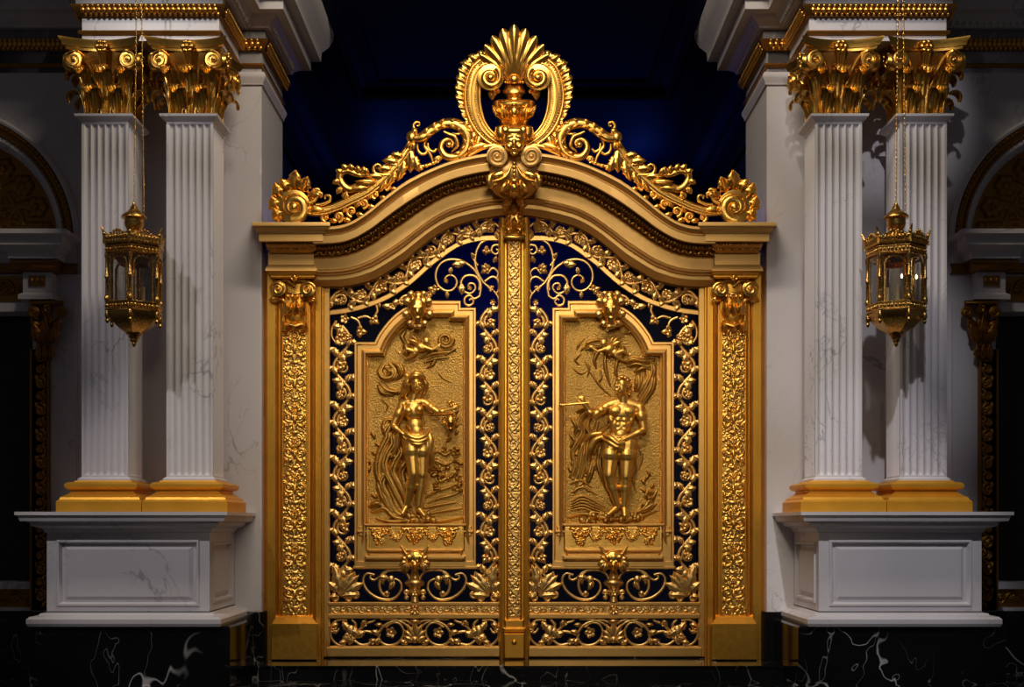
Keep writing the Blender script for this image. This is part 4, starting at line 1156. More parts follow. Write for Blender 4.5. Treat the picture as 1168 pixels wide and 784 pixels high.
# roll and mask under the urn
m = MB(TL(0))
m.bevel_box(566, 607, 144, 156, 10, DC+16, 3); m.bevel_box(580, 593, 143, 150, 10, DC+22, 2)
for sg in (-1, 1):
    m.lathe(CX+sg*15, DC+14, [(2, 143), (6.5, 145), (7, 150), (6.5, 156), (3, 160)], 16, .9)
m.build('roll_block', GOLD, surround, 45)
F = DC+30
m = MB(lambda x, y, d: TL(0)(CX+(x-CX)*1.28, 164+(y-164)*1.22, F+(d-F)*1.25))
m.ell((CX, 161, F), (10, 12.5, 9), 14, 10); m.ell((CX, 152, F+1), (10.5, 5, 7.5), 12, 8)
for sg in (-1, 1):
    m.ell((CX+sg*4.6, 166, F+7), (3.5, 3.2, 3), 10, 8); m.ell((CX+sg*4, 157, F+8.2), (3.2, 1.1, 1.4), 10, 6, sg*8); m.ell((CX+sg*3.8, 160.3, F+7.6), (2.0, 1.3, 1.2), 10, 6)
    m.ell((CX+sg*9.5, 162, F), (2, 3.6, 2.4), 8, 6); m.ell((CX+sg*8, 151, F+2), (4, 4.5, 4), 10, 8)
m.ell((CX, 162.5, F+9.4), (1.7, 3.2, 2.2), 10, 8); m.ell((CX, 164.5, F+9.8), (2.4, 1.3, 1.4), 10, 8); m.ell((CX, 168.6, F+7.6), (3, .9, 1.4), 10, 6); m.ell((CX, 170.4, F+7), (2.4, .9, 1.4), 10, 6); m.ell((CX, 173, F+4.5), (3.4, 2.2, 3), 10, 8)
m.blend('mask', GOLD, surround, .006, 2, 'small gilt carved face between the scrolls')

# ---- acanthus wings running down to the corner scrolls
for s in (-1, 1):
    T = TS(s, 0)
    m = MB(T)
    stem = crom([(350, 239.5), (365, 241), (380, 237.5), (398, 229.5), (418, 219), (434, 206), (450, 190.5), (463, 173.5), (471, 160)], 6)
    m.tube(stem, [6.5, 6, 5.5, 5.8, 6.5, 6.5, 6, 5, 4], DC, .8, 10)
    for f, rr in ((-.55, 1.1), (.1, 1.0), (.6, 1.2)):
        q = np.array(stem); tg = np.gradient(q, axis=0); tg /= np.linalg.norm(tg, axis=1)[:, None]; nn = np.stack([-tg[:, 1], tg[:, 0]], 1)
        Rl = lerp_list([6.5, 6, 5.5, 5.8, 6.5, 6.5, 6, 5, 4], len(q)); m.tube([tuple(p+n_*r_*f) for p, n_, r_ in zip(q, nn, Rl)], [rr, rr, .5], DC+4.6*(1-.4*abs(f)), 1, 7)
    wing = m.build('acanthus_wing', GOLD, surround, 60, 'gilt acanthus stem sweeping along the cornice')
    m = MB(T)
    # the thick curling arm beside the crest
    arm = crom([(471, 158), (481, 156.5), (491, 149.5), (503, 142.5), (517, 141), (528, 146.5), (534, 158), (531, 170.5), (522, 178), (510, 178.5), (503.5, 170.5), (505, 162), (512, 158.5), (517, 163), (514, 168)], 6)
    m.tube(arm, [4.5, 6, 6, 5.5, 6.5, 7.2, 7, 6.5, 5.5, 4.8, 3.8, 3, 2.6, 2.2, 2], DC+3, .9, 10)
    m.ell((512, 165, DC+7), (3.6, 3.6, 3.4), 10, 8)
    for k in range(9):
        t = .10+k*.055; i = int(t*(len(arm)-1)); x, y = arm[i]; tx, ty = arm[i+1][0]-arm[i][0], arm[i+1][1]-arm[i][1]
        a = math.degrees(math.atan2(-ty, tx)); m.leaf(x, y, a+48, 10, 3, -30, DC+6, 2.5, 3); m.leaf(x, y, a-48, 10, 3, 30, DC+6, 2.5, 3)
    m.tube(crom([(533, 150), (527, 152), (521, 153), (516, 151.5)], 5), [1, 1.8, 1.6, .5], DC+4); m.tube(crom([(506, 150), (512, 153), (519, 156), (522, 166), (515, 173)], 6), [1.2, 2, 2.2, 2, .7], DC+7)
    m.build('curling_arm', GOLD, wing, 60)
    m = MB(T)
    m.ell((469.5, 156.5, DC+2), (6.5, 7.5, 6), 12, 10); m.ell((473, 149.5, DC+2), (4, 4, 4), 10, 8)
    m.tube(crom([(475, 150), (471.5, 144), (474, 139.5), (478, 140), (478, 143.5), (475.5, 143.5)], 6), [2, 1.8, 1.5, 1.3, 1.2], DC+2); m.leaf(482, 152, 20, 18, 3, -6, DC+5, 2, 2)
    for a in (230, 255, 280): m.leaf(470, 160, a, 12, 3.5, 0, DC+3, 2.5, 3)
    m.build('bud', GOLD, wing, 60)
    m = MB(T)
    # leaves standing on the upper edge of the stem
    for x, y, a, l, c in ((460, 180, 150, 14, 30), (455, 186, 160, 18, 25), (448, 194, 165, 18, 20), (440, 202, 172, 22, 15), (432, 209, 178, 24, 12), (425, 214, 182, 26, 8)): m.leaf(x, y, a, l*1.12, 5.6, c, DC+3, 3, 4, .4, .9)
    m.tube(crom([(452, 188), (446, 187), (442.5, 182.5), (445, 178.5), (449, 180), (447.5, 183)], 6), [2.6, 2.8, 2.4, 1.8, 1.4], DC+3)
    m.tube(crom([(445, 199), (437, 199.5), (428, 197.5), (426, 191), (430, 187.5), (434, 189.5), (433, 193)], 6), [1.5, 2.2, 2, 1.8, 1.6, 1.3], DC+4)
    m.tube(crom([(430, 208), (420, 209), (409, 212.5), (399, 216), (391, 211), (387.5, 203), (390, 196.5), (397, 194.5), (403, 197), (411, 199.5), (421, 199.5)], 6), [3, 4, 4.5, 5, 4.6, 4.2, 4.2, 4, 4, 3.5, 1], DC+2, .8)
    for x, y, a in ((391, 198, 140), (396, 194.5, 120), (402, 195.5, 100), (408, 198, 80), (388, 206, 190), (390, 214, 220), (396, 219, 240), (412, 199, 60), (418, 200, 90)): m.leaf(x, y, a, 10, 4.2, 25, DC+4, 2.2, 3, .35)
    m.volute(393, 223, 3.6, 0, 1.2, 1, 1.3, DC+5, True, 4)
    m.leaf(428, 207, 185, 24, 3.5, -10, DC+6, 2.5, 4)
    m.build('upper_leaf', GOLD, wing, 60)
    m = MB(T)
    # hanging leaves and tendrils between stem and cornice
    for x, y, a, l, w_, c in ((466, 168, 283, 30, 6, -18), (471, 176, 285, 22, 5, 10), (460, 180, 262, 28, 6, -12), (450, 192, 255, 24, 5, -15), (440, 202, 250, 20, 4.5, -10)): m.leaf(x, y, a, l, w_*1.3, c, DC+1, 3.4, 5, .4, .9)
    for pts in ([(487, 158), (484, 166), (488, 172), (492, 179), (494, 186)], [(498, 170), (494, 173), (489, 170), (488, 163)], [(476, 164), (477, 172), (482, 176), (487, 173), (486, 168)], [(478, 190), (485, 189), (492, 187), (498, 184), (503, 179)], [(500, 186), (497, 181), (501, 179), (504, 182)]):
        m.tube(crom(pts, 6), [1.8, 2, 1.6], DC+1)
    for x, y in ((494, 186), (486, 189), (500, 182), (480, 192)): m.ell((x, y, DC+1), (3.2, 2.6, 3), 9, 7)
    for cx_, cy_, r_, g in ((371, 248, 5, 1), (386, 247, 6, -1), (401, 241, 6.5, 1), (414, 232, 6, -1), (428, 222, 5, 1), (440, 212, 5, -1)):
        m.tube(spiral(cx_, cy_, r_, 1.2, 90, 1.3, g), [2, 1.7, 1.4], DC+1); m.ell((cx_, cy_, DC+2), (2, 2, 2), 8, 6)
        m.leaf(cx_+4, cy_-4, 60, 11, 4, 10, DC+1, 2.4, 3); m.leaf(cx_+5, cy_+2, 330, 10, 3.6, 30, DC, 2.2, 3)
    m.build('tendril', GOLD, wing, 60)
    # corner scroll with flaming leaves
    m = MB(T)
    k = 30
    m.volute(334.5, 236, 19.5, 100, 1.3, -1, 7.4, DC+5, True, 14)
    m.ell((334.5, 236, DC+8), (6, 6, 5), 12, 9)
    cs = m.build('corner_scroll', GOLD, surround, 50, 'gilt spiral scroll standing on the end of the cornice')
    m = MB(T)
    for x, y, a, l, w_, c in ((324, 250, 168, 18, 9, -75), (321, 241, 150, 22, 9, -55), (324, 229, 132, 24, 9, -30), (330, 222, 112, 22, 8.5, 15), (337, 219, 96, 26, 10, -14), (343, 221, 62, 22, 9, 10), (349, 226, 30, 18, 7, -40)): m.leaf(x, y, a, l, w_, c, DC+1, 4.5, 4, .42, 1.0, 1.8, .5, tipd=4)
    m.tube(crom([(352, 232), (359, 228), (362, 220), (367, 221), (366, 226)], 6), [3, 2.6, 2, 1.6, 1.2], DC+4); m.tube(crom([(360, 234), (368, 233), (376, 229), (376, 223.5), (371, 223.5), (371, 227)], 6), [2.4, 2.2, 1.8, 1.6, 1.2], DC+3)
    m.tube(crom([(357, 222), (358, 217), (363, 216), (365, 220)], 6), [2.4, 2.2, 1.6], DC+2)
    m.leaf(350, 238, 350, 20, 6, 10, DC+3, 3, 3)
    m.build('flame_leaf', GOLD, cs, 60)
# ================================================================== the two gate leaves
LY = 0.12                                  # plane of the scrollwork
OUT = [(404, 648), (404, 390), (427, 390)]+crom([(427, 390), (431, 382), (436.5, 374), (443, 366), (450, 359), (458, 353), (465, 349), (473, 346)], 3)[1:]+[(480, 343), (525.5, 343), (525.5, 351), (543, 351), (543, 648)]
INN = [(420.5, 598), (420.5, 407), (439, 407)]+crom([(439, 407), (441, 400), (444, 393), (448.5, 386), (454, 379), (460, 373), (466, 369), (474, 365)], 3)[1:]+[(482, 363), (511.5, 363), (511.5, 367), (528, 367), (528, 598)]
def band_curve(l0, f, xs):
    ye, yi = curve_y(INT, xs), curve_y(BAR, xs)
BAR = [(376, 357), (394, 354.5), (408, 351.5), (422, 347), (434, 342.5), (446.6, 336), (457, 329), (468, 321.5), (479, 312), (489.5, 302.5), (500, 294), (511, 286), (521, 280), (532, 275.5), (543, 273), (554, 271.8), (572, 271.5)]

def vine(M, L, hw, unit, seed, flip=1, r=2.1, d=0):
    """running scroll: M maps (l, s) to photo px; returns stem builder strokes, blossom spots and leaf spots"""
    n = max(2, round(L/unit)); u = L/n
    S, Fl, Lf = [], [], []
    S.append(([M(l, flip*hw*.80*math.sin(PI*l/u)) for l in np.linspace(0, L, n*14+1)], [r, r]))
    for i in range(n):
        sg = flip*(1 if i % 2 == 0 else -1)
        lc = (i+.5)*u
        # branch leaves the stem at the node and rolls up in the hollow of the bend
        R = min(u*.44, hw*.70); c = (lc+u*.02, -sg*hw*.16)
        sp = spiral(0, 0, R, R*.22, 200, 1.25, -1 if sg > 0 else 1)
        q = [M(c[0]+x*1.0, c[1]+y*sg*0+ (y if sg > 0 else y)) for x, y in sp]
        S.append(([M(i*u+u*.04, 0)]+q, [r*.95, r*.8, r*.6]))
        Fl.append(M(*c)+(min(R*.95, hw*.58),))
        Lf.append((M(lc, sg*hw*.80), M(lc+3, sg*hw*.8+sg*1), hw*.75))
        Lf.append((M(i*u+u*.02, 0), M(i*u+u*.1, -sg*3), hw*.95))
        Lf.append((M(lc+u*.30, -sg*hw*.72), M(lc+u*.5, -sg*hw*.9), hw*.85))
    return S, Fl, Lf

def figure_parts_common(m, s): pass

def gate_leaf(s):
    T = TS(s, LY)
    side = 'left' if s < 0 else 'right'
    base = T(473, 752, 0)
    root = thing('gate_leaf', 'x', 'gate leaf', (base[0], LY, .165))
    root['label'] = ('golden gate leaf left of the centre post, its relief panel showing a standing woman' if s < 0 else
                     'golden gate leaf right of the centre post, its relief panel showing a standing man')
    root['group'] = 'gate leaves'
    # ---- frame
    xs = np.linspace(372, 573, 70)
    yi = curve_y(INT, xs)
    m = MB(T)
    m.grid([[(x, y-9, -4) for x, y in zip(xs, yi)], [(x, y-9, 3) for x, y in zip(xs, yi)], [(x, y+1.6, 3) for x, y in zip(xs, yi)], [(x, y+2.4, 1.5) for x, y in zip(xs, yi)], [(x, y+2.4, -4) for x, y in zip(xs, yi)]], close_u=True)
    m.bevel_box(369, 376.5, 322, 750, -4, 4, 1); m.bevel_box(568.5, 574, 252, 750, -4, 4, 1)
    m.bevel_box(372, 573, 738.5, 750, -4, 5, 1.2); m.bevel_box(374, 572, 737, 740, -4, 3, .8)
    m.bevel_box(374, 572, 687, 691, -4, 5, 1); m.bevel_box(374, 572, 700.5, 706, -4, 5, 1); m.bevel_box(374, 572, 690, 701, -4, 1.5, .3)
    frame = m.build('leaf_frame', GOLD_FRAME, root, 28)
    # carved rail
    R = Relief(377, 691, 569, 700.5, 2.2)
    for k in range(13):
        x = 384+k*14.8
        if abs(x-473) < 8: continue
        g = 1 if k % 2 else -1
        R.stroke(spiral(x, 695.8, 4.4, .8, 180, 1.3, g), [1.3, .8], 1); R.flower(x, 695.8, 2.4, 5, 1); R.leaf(x+4, 696, 25*g, 7, 1.6, 1); R.leaf(x+4, 696, -40*g, 6, 1.5, 1)
    R.flower(473, 695.8, 6, 6, 1.3)
    R.H += .25*np.abs(np.sin(R.X*2.3+np.sin(R.Y*2))*np.sin(R.Y*2.1+np.cos(R.X*1.9)))
    m = MB(T); R.emit(m, 1.7); m.build('carved_rail', GOLD_FINE, root, 70, 'low gilt rail carved with flowers')
    # ---- arched bar
    q = crom(BAR, 6); q = [(x, y) for x, y in q]
    m = MB(T)
    tg = np.gradient(np.array(q), axis=0); tg /= np.linalg.norm(tg, axis=1)[:, None]; nn = np.stack([-tg[:, 1], tg[:, 0]], 1)
    rows = []
    wid = np.interp(np.linspace(0, 1, len(q)), [0, .1, .9, 1], [3.0, 2.9, 3.0, 3.6])
    for f, d in ((-1, -3), (-1, 1.5), (-.7, 2.6), (.7, 2.6), (1, 1.5), (1, -3)): rows.append([(p[0]+n_[0]*w_*f, p[1]+n_[1]*w_*f, d) for p, n_, w_ in zip(np.array(q), nn, wid)])
    m.grid(rows, close_u=True); m.build('arched_bar', GOLD_FRAME, root, 30)

    def strokes(mb, S, d=0, k=1.0):
        for pts, r in S: mb.tube(crom(pts, 2) if len(pts) < 8 else pts, [x*k for x in r], d, .9, 8)
    def blossom(x, y, r, d=1, kind=0):
        mb = MB(T)
        if kind == 0:
            mb.flower(x, y, r, 5, d, 2.2, (x*13+y*7) % 6.28)
        elif kind == 1:
            a = (x*37+y*19) % 360; mb.trefoil(x, y, a, r*1.3, d)
        else:
            for k in range(7):
                a = k*2.4; rr = r*.62*math.sqrt(k/7); mb.ell((x+rr*math.cos(a), y+rr*math.sin(a), d+1.2), (r*.34, r*.34, r*.34), 7, 5)
        mb.build('blossom', GOLD_FINE, CUR[0], 60)
    CUR = [None]
    def make_vine(name, M, L, hw, unit, seed, flip=1, label=None):
        S, Fl, Lf = vine(M, L, hw, unit, seed, flip)
        mb = MB(T); strokes(mb, S)
        for p, p2, l in Lf:
            a = math.degrees(math.atan2(-(p2[1]-p[1]), p2[0]-p[0]))
            mb.leaf(p[0], p[1], a+25, l*1.25, l*.50, 35, .8, 2, 3, .4); mb.leaf(p[0], p[1], a-30, l*1.05, l*.44, -30, .8, 2, 3, .4)
        o = mb.build(name, GOLD_FINE, root, 60, label); CUR[0] = o
        for i, (x, y, r) in enumerate(Fl): blossom(x, y, r, 1, (i+seed) % 3)
    # side borders
    make_vine('vine_border', lambda l, q: (390+q, 372+l), 308, 11.6, 31, 0, 1)
    make_vine('vine_border', lambda l, q: (557.3+q, 352+l), 328, 11.0, 30, 1, -1)
    # border between arched bar and cornice
    xx = np.linspace(377, 569, 200); mid = (curve_y(INT, xx)+2.5+curve_y(BAR, xx)-3)/2; hgt = (curve_y(BAR, xx)-3-curve_y(INT, xx)-2.5)/2
    ln = np.r_[0, np.cumsum(np.hypot(np.diff(xx), np.diff(mid)))]
    sl = np.gradient(mid, xx); cn = 1/np.sqrt(1+sl**2)
    def MA(l, q):
        x = np.interp(l, ln, xx); y = np.interp(l, ln, mid); g = np.interp(l, ln, sl); c_ = np.interp(l, ln, cn); h = np.interp(l, ln, hgt)
        k = q/11.0*h*c_*.98
        return (float(x-g*c_*k), float(y+c_*k))
    make_vine('vine_border', MA, ln[-1], 11.0, 25, 2, -1)

    # ---- scrolls in the corner between bar and panel
    mb = MB(T)
    fills = [[(556, 273), (548, 278), (543.5, 287), (542, 300), (545.5, 312), (552, 323), (561, 330), (568, 339), (568.5, 349), (562, 355)],
             [(547, 338), (548.5, 326), (545, 314), (538, 305), (527, 298), (515, 296), (505, 299), (498.5, 307), (497, 317.5), (501, 327), (509, 332), (517, 330), (521, 323), (519, 316.5), (513, 314), (508, 317), (507.5, 321.5), (511, 322.5)],
             [(546.5, 331), (547, 322), (541, 315), (531, 315), (526, 322), (528.5, 331.5), (536, 335), (542, 330), (541, 324.5), (535.5, 323.5), (533.5, 328)],
             [(547, 338), (541, 341), (535.5, 337), (530, 340.5), (530.5, 346.5), (535.5, 348.5), (540, 345), (538, 341), (535, 342.5)],
             [(571, 283), (568, 279.5), (562, 281), (561, 287), (566, 290), (569, 286), (565.5, 284.5)],
             [(553, 321), (561, 316), (567.5, 319), (569, 329), (566, 335)], [(556, 312), (562, 306), (568, 311), (566, 318)],
             [(545, 303), (541, 297), (538, 292)], [(429, 348), (430.5, 354), (428, 361), (431, 366)], [(408, 363), (417, 361), (424, 364)], [(400, 362), (408, 366), (411, 374), (408, 381)],
             [(384, 366), (379, 374), (378.5, 384), (384, 393)], [(453, 347), (459, 339), (466, 337), (471, 340)], [(487, 337), (494, 331), (501, 330)]]
    for p in fills: mb.tube(crom(p, 6), [1.7, 1.6, 1.1], .5, .9, 8)
    for x, y, a, l in ((554, 291, 80, 11), (527, 324, 260, 13), (528, 303, 165, 13), (541, 295, 110, 8), (515, 305, 250, 9), (521, 300, 350, 11), (510, 333, 265, 8), (556, 309, 100, 10), (563, 300, 60, 9), (549, 312, 40, 8), (431, 352, 60, 7), (447, 351, 160, 12), (456, 343, 200, 11)): mb.leaf(x, y, a, l, l*.36, 18, 1.2, 2, 3)
    CUR[0] = mb.build('corner_scroll', GOLD_FINE, root, 60)
    for x, y, r, k in ((556, 308, 6, 1), (555, 288, 5.5, 1), (425, 364, 6.5, 1), (393, 364, 6, 0), (390, 383, 5.5, 1), (409, 378, 7, 1), (448, 349, 5, 0), (496, 331, 6, 1), (488, 337, 5.5, 0), (560, 329, 5, 2), (562, 345, 4, 0), (509, 320, 2.6, 0), (536, 328.5, 3, 0), (399, 386, 4.5, 1), (456, 346, 4.5, 1)): blossom(x, y, r, 1.4, k)

    # ---- scrolls under the panel and in the foot
    for g in (-1, 1):
        Q = lambda x: x if g < 0 else 946-x
        mb = MB(T)
        lo = [[(467.5, 662), (465, 656), (459, 651.5), (449, 650.5), (439, 652.5), (432, 659), (426.5, 662), (422.5, 660), (423, 656.5), (427, 656.5)],
              [(427, 656), (419, 654.5), (414.5, 660), (415.5, 668), (421, 676), (431, 682.5), (443, 684.5), (452, 681), (457.5, 673), (457, 665), (451, 661), (445, 663), (445, 668.5)],
              [(441, 652.5), (434.5, 659), (433, 669), (436, 677), (442, 680), (444, 676)]]
        for p in lo: mb.tube(crom([(Q(a), b) for a, b in p], 6), [1.7, 1.9, 1.7, 1.1], .5, .9, 8)
        def lf(x, y, a, l, w_, c=0, d=1.2): mb.leaf(Q(x), y, a if g < 0 else 180-a, l, w_, c if g < 0 else -c, d, 2.4, 4, .45, .9)
        lf(444, 661, 150, 14, 4, 40); lf(449, 662, 260, 13, 4, -30); lf(438, 656, 250, 12, 3, 30)
        mb.ell((Q(446), 661, 2), (4.5, 4.5, 2.6), 10, 8); mb.ell((Q(441), 677, 1.5), (3, 3, 2), 9, 7)
        CUR[0] = mb.build('lower_scroll', GOLD_FINE, root, 60)
        mb = MB(T)
        # corner acanthus
        for x, y, a, l, w_, c in ((388, 676, 100, 34, 7, 10), (388, 678, 65, 30, 7, -12), (389, 679, 35, 30, 7, -14), (388, 680, 8, 22, 5, -8), (386, 676, 130, 18, 6, 10), (385, 680, 190, 9, 5, 0), (388, 679, 50, 32, 6, -6)): lf(x, y, a, l, w_, c, 1.6)
        for cx_, cy_, r_ in ((406, 678, 5.2), (383, 682, 4), (398, 683, 3.2)):
            mb.tube(spiral(Q(cx_), cy_, r_, 1.1, 180 if g < 0 else 0, 1.3, g), [1.7, 1.3, 1.2], 1); mb.ell((Q(cx_), cy_, 1.5), (1.7, 1.7, 1.7), 8, 6)
        mb.tube(crom([(Q(404), 652), (Q(405), 660), (Q(401), 662), (Q(399), 657)], 6), [1.4, 1.8, 1.2], .5)
        mb.build('corner_acanthus', GOLD_FINE, root, 60)
        mb = MB(T)
        # foot panel scroll
        ft = [[(470, 712), (462, 708), (452, 708.5), (441, 712), (434, 719), (432, 727), (436, 734), (444, 736.5), (453, 734), (459, 727), (460, 718.5), (455, 711.5), (447, 711), (440, 716)],
              [(434, 725), (425, 722), (414, 721), (405, 728), (396, 730)], [(396, 708), (386, 707.5), (379, 713), (377, 722), (379, 730), (386, 736), (394, 736)], [(404, 731), (412, 736), (422, 734), (428, 729)],
              [(434, 706.5), (446, 707), (456, 709), (464, 714), (469, 722)], [(404, 726), (411, 718), (417, 712), (424, 709.5), (428, 707.5)], [(377, 720), (383, 722), (387, 717)], [(401, 707), (406, 713), (404, 719)]]
        for p in ft: mb.tube(crom([(Q(a), b) for a, b in p], 6), [1.5, 1.9, 1.6, 1.2], .5, .9, 8)
        for x, y, a, l, w_, c in ((391, 709, 300, 16, 5, 10), (397, 715, 320, 18, 6, 0), (402, 725, 250, 12, 5, 0), (402, 724, 200, 14, 5, 20), (405, 726, 20, 13, 5, 10), (396, 732, 190, 10, 4, 0), (434, 724, 150, 12, 4, 20), (432, 728, 250, 9, 4, 0), (421, 734, 30, 9, 4, 0), (386, 712, 200, 9, 4, 0), (414, 716, 80, 9, 4, 0), (437, 713, 180, 10, 3, 0), (464, 735, 150, 9, 4, 0)): lf(x, y, a, l, w_, c)
        mb.ell((Q(400), 720, 2), (5.5, 7, 3.2), 10, 8, 0)
        CUR[0] = mb.build('foot_scroll', GOLD_FINE, root, 60)
        blossom(Q(446), 722, 6.8, 1.8, 0); blossom(Q(416), 711, 4.6, 1.6, 0); blossom(Q(424), 732, 4.4, 1.6, 0); blossom(Q(381), 720, 3.4, 1.6, 1); blossom(Q(398), 728, 4.6, 2.2, 1)
    # palmette of the foot panel and vase under the panel
    mb = MB(T)
    for a, l in ((90, 26), (68, 22), (112, 22), (48, 18), (132, 18), (25, 14), (155, 14)): mb.leaf(473, 732, a, l, 4.6, 0, 1.5, 2.6, 3)
    mb.lathe(473, 0, [(7, 707.5), (7.5, 709), (5, 710.5), (4, 713)], 16); mb.ell((473, 730, 3), (4, 4, 3), 10, 8)
    for x in (462, 484): mb.ell((x, 734, 1.5), (4, 2.4, 2.4), 9, 7)
    mb.build('palmette', GOLD_FINE, root, 60)
    mb = MB(T); mb.lathe(473, 2, [(4, 652), (5, 655), (5.5, 660), (10, 662.5), (11.5, 665), (10.5, 668), (7, 670), (6.5, 673), (8, 675), (7, 678), (4, 681), (5, 687)], 20)
    for x in (463.5, 482.5):
        mb.volute(x, 676, 3.6, 0, 1.3, 1, 1.1, 5, True, 4); mb.volute(x, 682, 2.8, 0, 1.2, -1, 1, 5, True, 4)
    mb.flower(473, 676, 4.5, 6, 9); mb.flower(473, 696, 6, 8, 5, 3)
    mb.build('vase', GOLD_FINE, root, 50)

    # ================= relief panel
    m = MB(T)
    prof = [(0, -5), (0, 4), (.04, 5.2), (.15, 5.2), (.2, 4), (.24, 2.8), (.50, 2.8), (.54, 4), (.60, 8), (.68, 9), (.76, 8.6), (.80, 6), (.84, 4.5), (.90, 3.5), (.95, 1), (1.0, -3)]
    loft_between(m, OUT, INN, prof)
    m.bevel_box(404, 543, 640, 648, -4, 4.5, 1); m.bevel_box(405, 542, 598, 641, -4, 2.5, .3)
    m.bevel_box(402.5, 544.5, 646, 649.5, -4, 6, 1)
    fr = m.build('panel_frame', GOLD_FRAME, root, 28, 'stepped gilt frame with an arched shoulder')
    # beaded inner edge
    m = MB(T)
    q = resample([(a[0]+(b[0]-a[0])*.93, a[1]+(b[1]-a[1])*.93) for a, b in zip(OUT, INN)], 330)
    for x, y in q: 
        if y < 596: m.ell((x, y, 3), (.8, .8, 1), 6, 4)
    m.build('beading', GOLD, fr, 60)
    # plaque below the scene
    m = MB(T)
    m.bevel_box(417, 530, 598, 628, 0, 7, 1.5); m.bevel_box(415, 532, 597.5, 600.5, 0, 10, 1.2); m.bevel_box(420, 527, 631, 639.5, 0, 9, 2); m.bevel_box(416, 531, 634, 639, 0, 12, 1.6); m.bevel_box(419, 528, 626.5, 629.5, 0, 10, 1.2)
    for a, b in ((409, 417), (530, 538)): m.bevel_box(a, b, 600, 612, 0, 5, 1); m.bevel_box(a-2, b+2, 605, 608, 0, 7, 1)
    pq = m.build('plaque', GOLD_FRAME, fr, 28)
    R = Relief(419, 601, 528, 626, 2.2)
    for k, (x, w_) in enumerate(((433, 11), (473, 14), (511, 11))):
        for i in range(90):
            rr = random.Random(k*100+i); u = rr.uniform(-1, 1); v = rr.uniform(0, 1)
            if abs(u) < 1-.75*v: R.blob(x+u*w_, 603+v*19, 1.6, 1.6, 2.6)
        R.stroke([(x-w_, 603), (x+w_, 603)], [1.4, 1.4], 1)
    for a, b in ((444, 460), (486, 501)):
        for k in range(8):
            t = k/7; R.flower(a+(b-a)*t, 604+11*math.sin(PI*t), 3.2, 5, 1.4)
    R.flower(473, 611, 5, 6, 1.6); R.H += .22*np.abs(np.sin(R.X*2.2)*np.sin(R.Y*2.3))
    m = MB(T); R.emit(m, 7.1); m.build('festoon_relief', GOLD, fr, 70, 'carved fruit festoons')
    # grotesque bracket below the plaque
    m = MB(T)
    m.ell((473, 636, 12), (11, 8, 6), 12, 9); m.ell((473, 644, 13), (5, 7, 5), 12, 9); m.ell((473, 651, 10), (4, 6, 4), 10, 8)
    for g in (-1, 1):
        m.ell((473+g*7, 636, 15), (3.6, 3.2, 3), 10, 8); m.ell((473+g*3.2, 641, 17.4), (1.6, 1.1, 1.2), 8, 6); m.capsule((473+g*10, 632, 12), (473+g*15.5, 623, 13), 2.6, 1.2); m.ell((473+g*12, 642, 10), (3.4, 5, 3), 10, 8)
    m.ell((473, 645, 18), (2.4, 1.6, 2), 8, 6)
    m.blend('mask_bracket', GOLD, fr, .007, 2, 'gilt carved mask with ears')
    for g in (-1, 1):
        m = MB(T)
        for a, l in ((200, 12), (230, 14), (255, 14), (150, 10)): m.leaf(473+g*7, 640, a if g < 0 else 180-a, l, 4, 10, 11, 3, 4)
        m.build('bracket_leaf', GOLD_FINE, fr, 60)
    # cartouche mask on the top of the frame
    m = MB(T)
    cx = 476
    m.ell((cx, 352, 14), (10, 14, 8), 14, 10); m.ell((cx+1, 338, 13), (6, 6, 5), 12, 9); m.ell((cx-5, 343, 14), (5, 5, 4), 10, 8); m.ell((cx+7, 344, 14), (5, 5, 4), 10, 8)
    m.ell((cx, 355, 20), (4, 5, 4), 10, 8); m.ell((cx-4, 350, 20), (3, 1.6, 2), 8, 6, -15); m.ell((cx+4, 350, 20), (3, 1.6, 2), 8, 6, 15); m.ell((cx, 362, 17), (6, 4, 4), 10, 8); m.ell((cx, 366, 15), (5, 4, 4), 10, 8)
    m.blend('cartouche_mask', GOLD, fr, .007, 2, 'gilt lion-like mask on the top of the frame')
    m = MB(T)
    for x, y, a, l, c in ((470, 346, 150, 11, 25), (468, 356, 205, 10, 15), (471, 365, 240, 9, 0), (483, 346, 30, 11, -25), (485, 356, -25, 10, -15), (481, 365, -60, 9, 0), (476, 368, 270, 8, 0), (471, 340, 120, 9, 15), (481, 340, 60, 9, -15)): m.leaf(x, y, a, l, 5.5, c, 13, 3, 3, .25, 1.2)
    m.build('mane_leaf', GOLD_FINE, fr, 60)
    return root, fr, T

LEAF = {s: gate_leaf(s) for s in (-1, 1)}
# ================================================================== sculpted scenes in the two panels
def bed(s, draw):
    root, fr, T = LEAF[s]
    poly = [(a[0]+(b[0]-a[0])*.93, a[1]+(b[1]-a[1])*.93) for a, b in zip(OUT, INN)]+[(529, 602), (419, 602)]
    if s > 0: poly = mir(poly)
    x0, x1 = (419, 530) if s < 0 else (643, 754)
    R = Relief(x0, 361, x1, 600, 2.4)
    draw(R)
    R.H *= 1.9
    rnd = np.random.RandomState(3)
    n = rnd.rand(*R.H.shape); n = (n+np.roll(n, 1, 0)+np.roll(n, 1, 1)+np.roll(n, -1, 0))/4
    R.H += (n-.5)*.9*(R.H < .4)+(n-.5)*.25
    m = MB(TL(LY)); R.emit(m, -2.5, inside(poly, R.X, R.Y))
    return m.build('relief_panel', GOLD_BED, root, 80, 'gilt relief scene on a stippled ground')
def folds(R, curves, r=2.2, h=1.2):
    for c in curves:
        q = crom(c, 6)
        R.stroke(q, [r*.5, r, r*1.1, r*.8, r*.4], h)
        if r > 2: R.stroke([(x+r*.9, y+.5) for x, y in q], [r*.6, r*1.3, r*1.4, r*1.1, r*.5], h*.55)
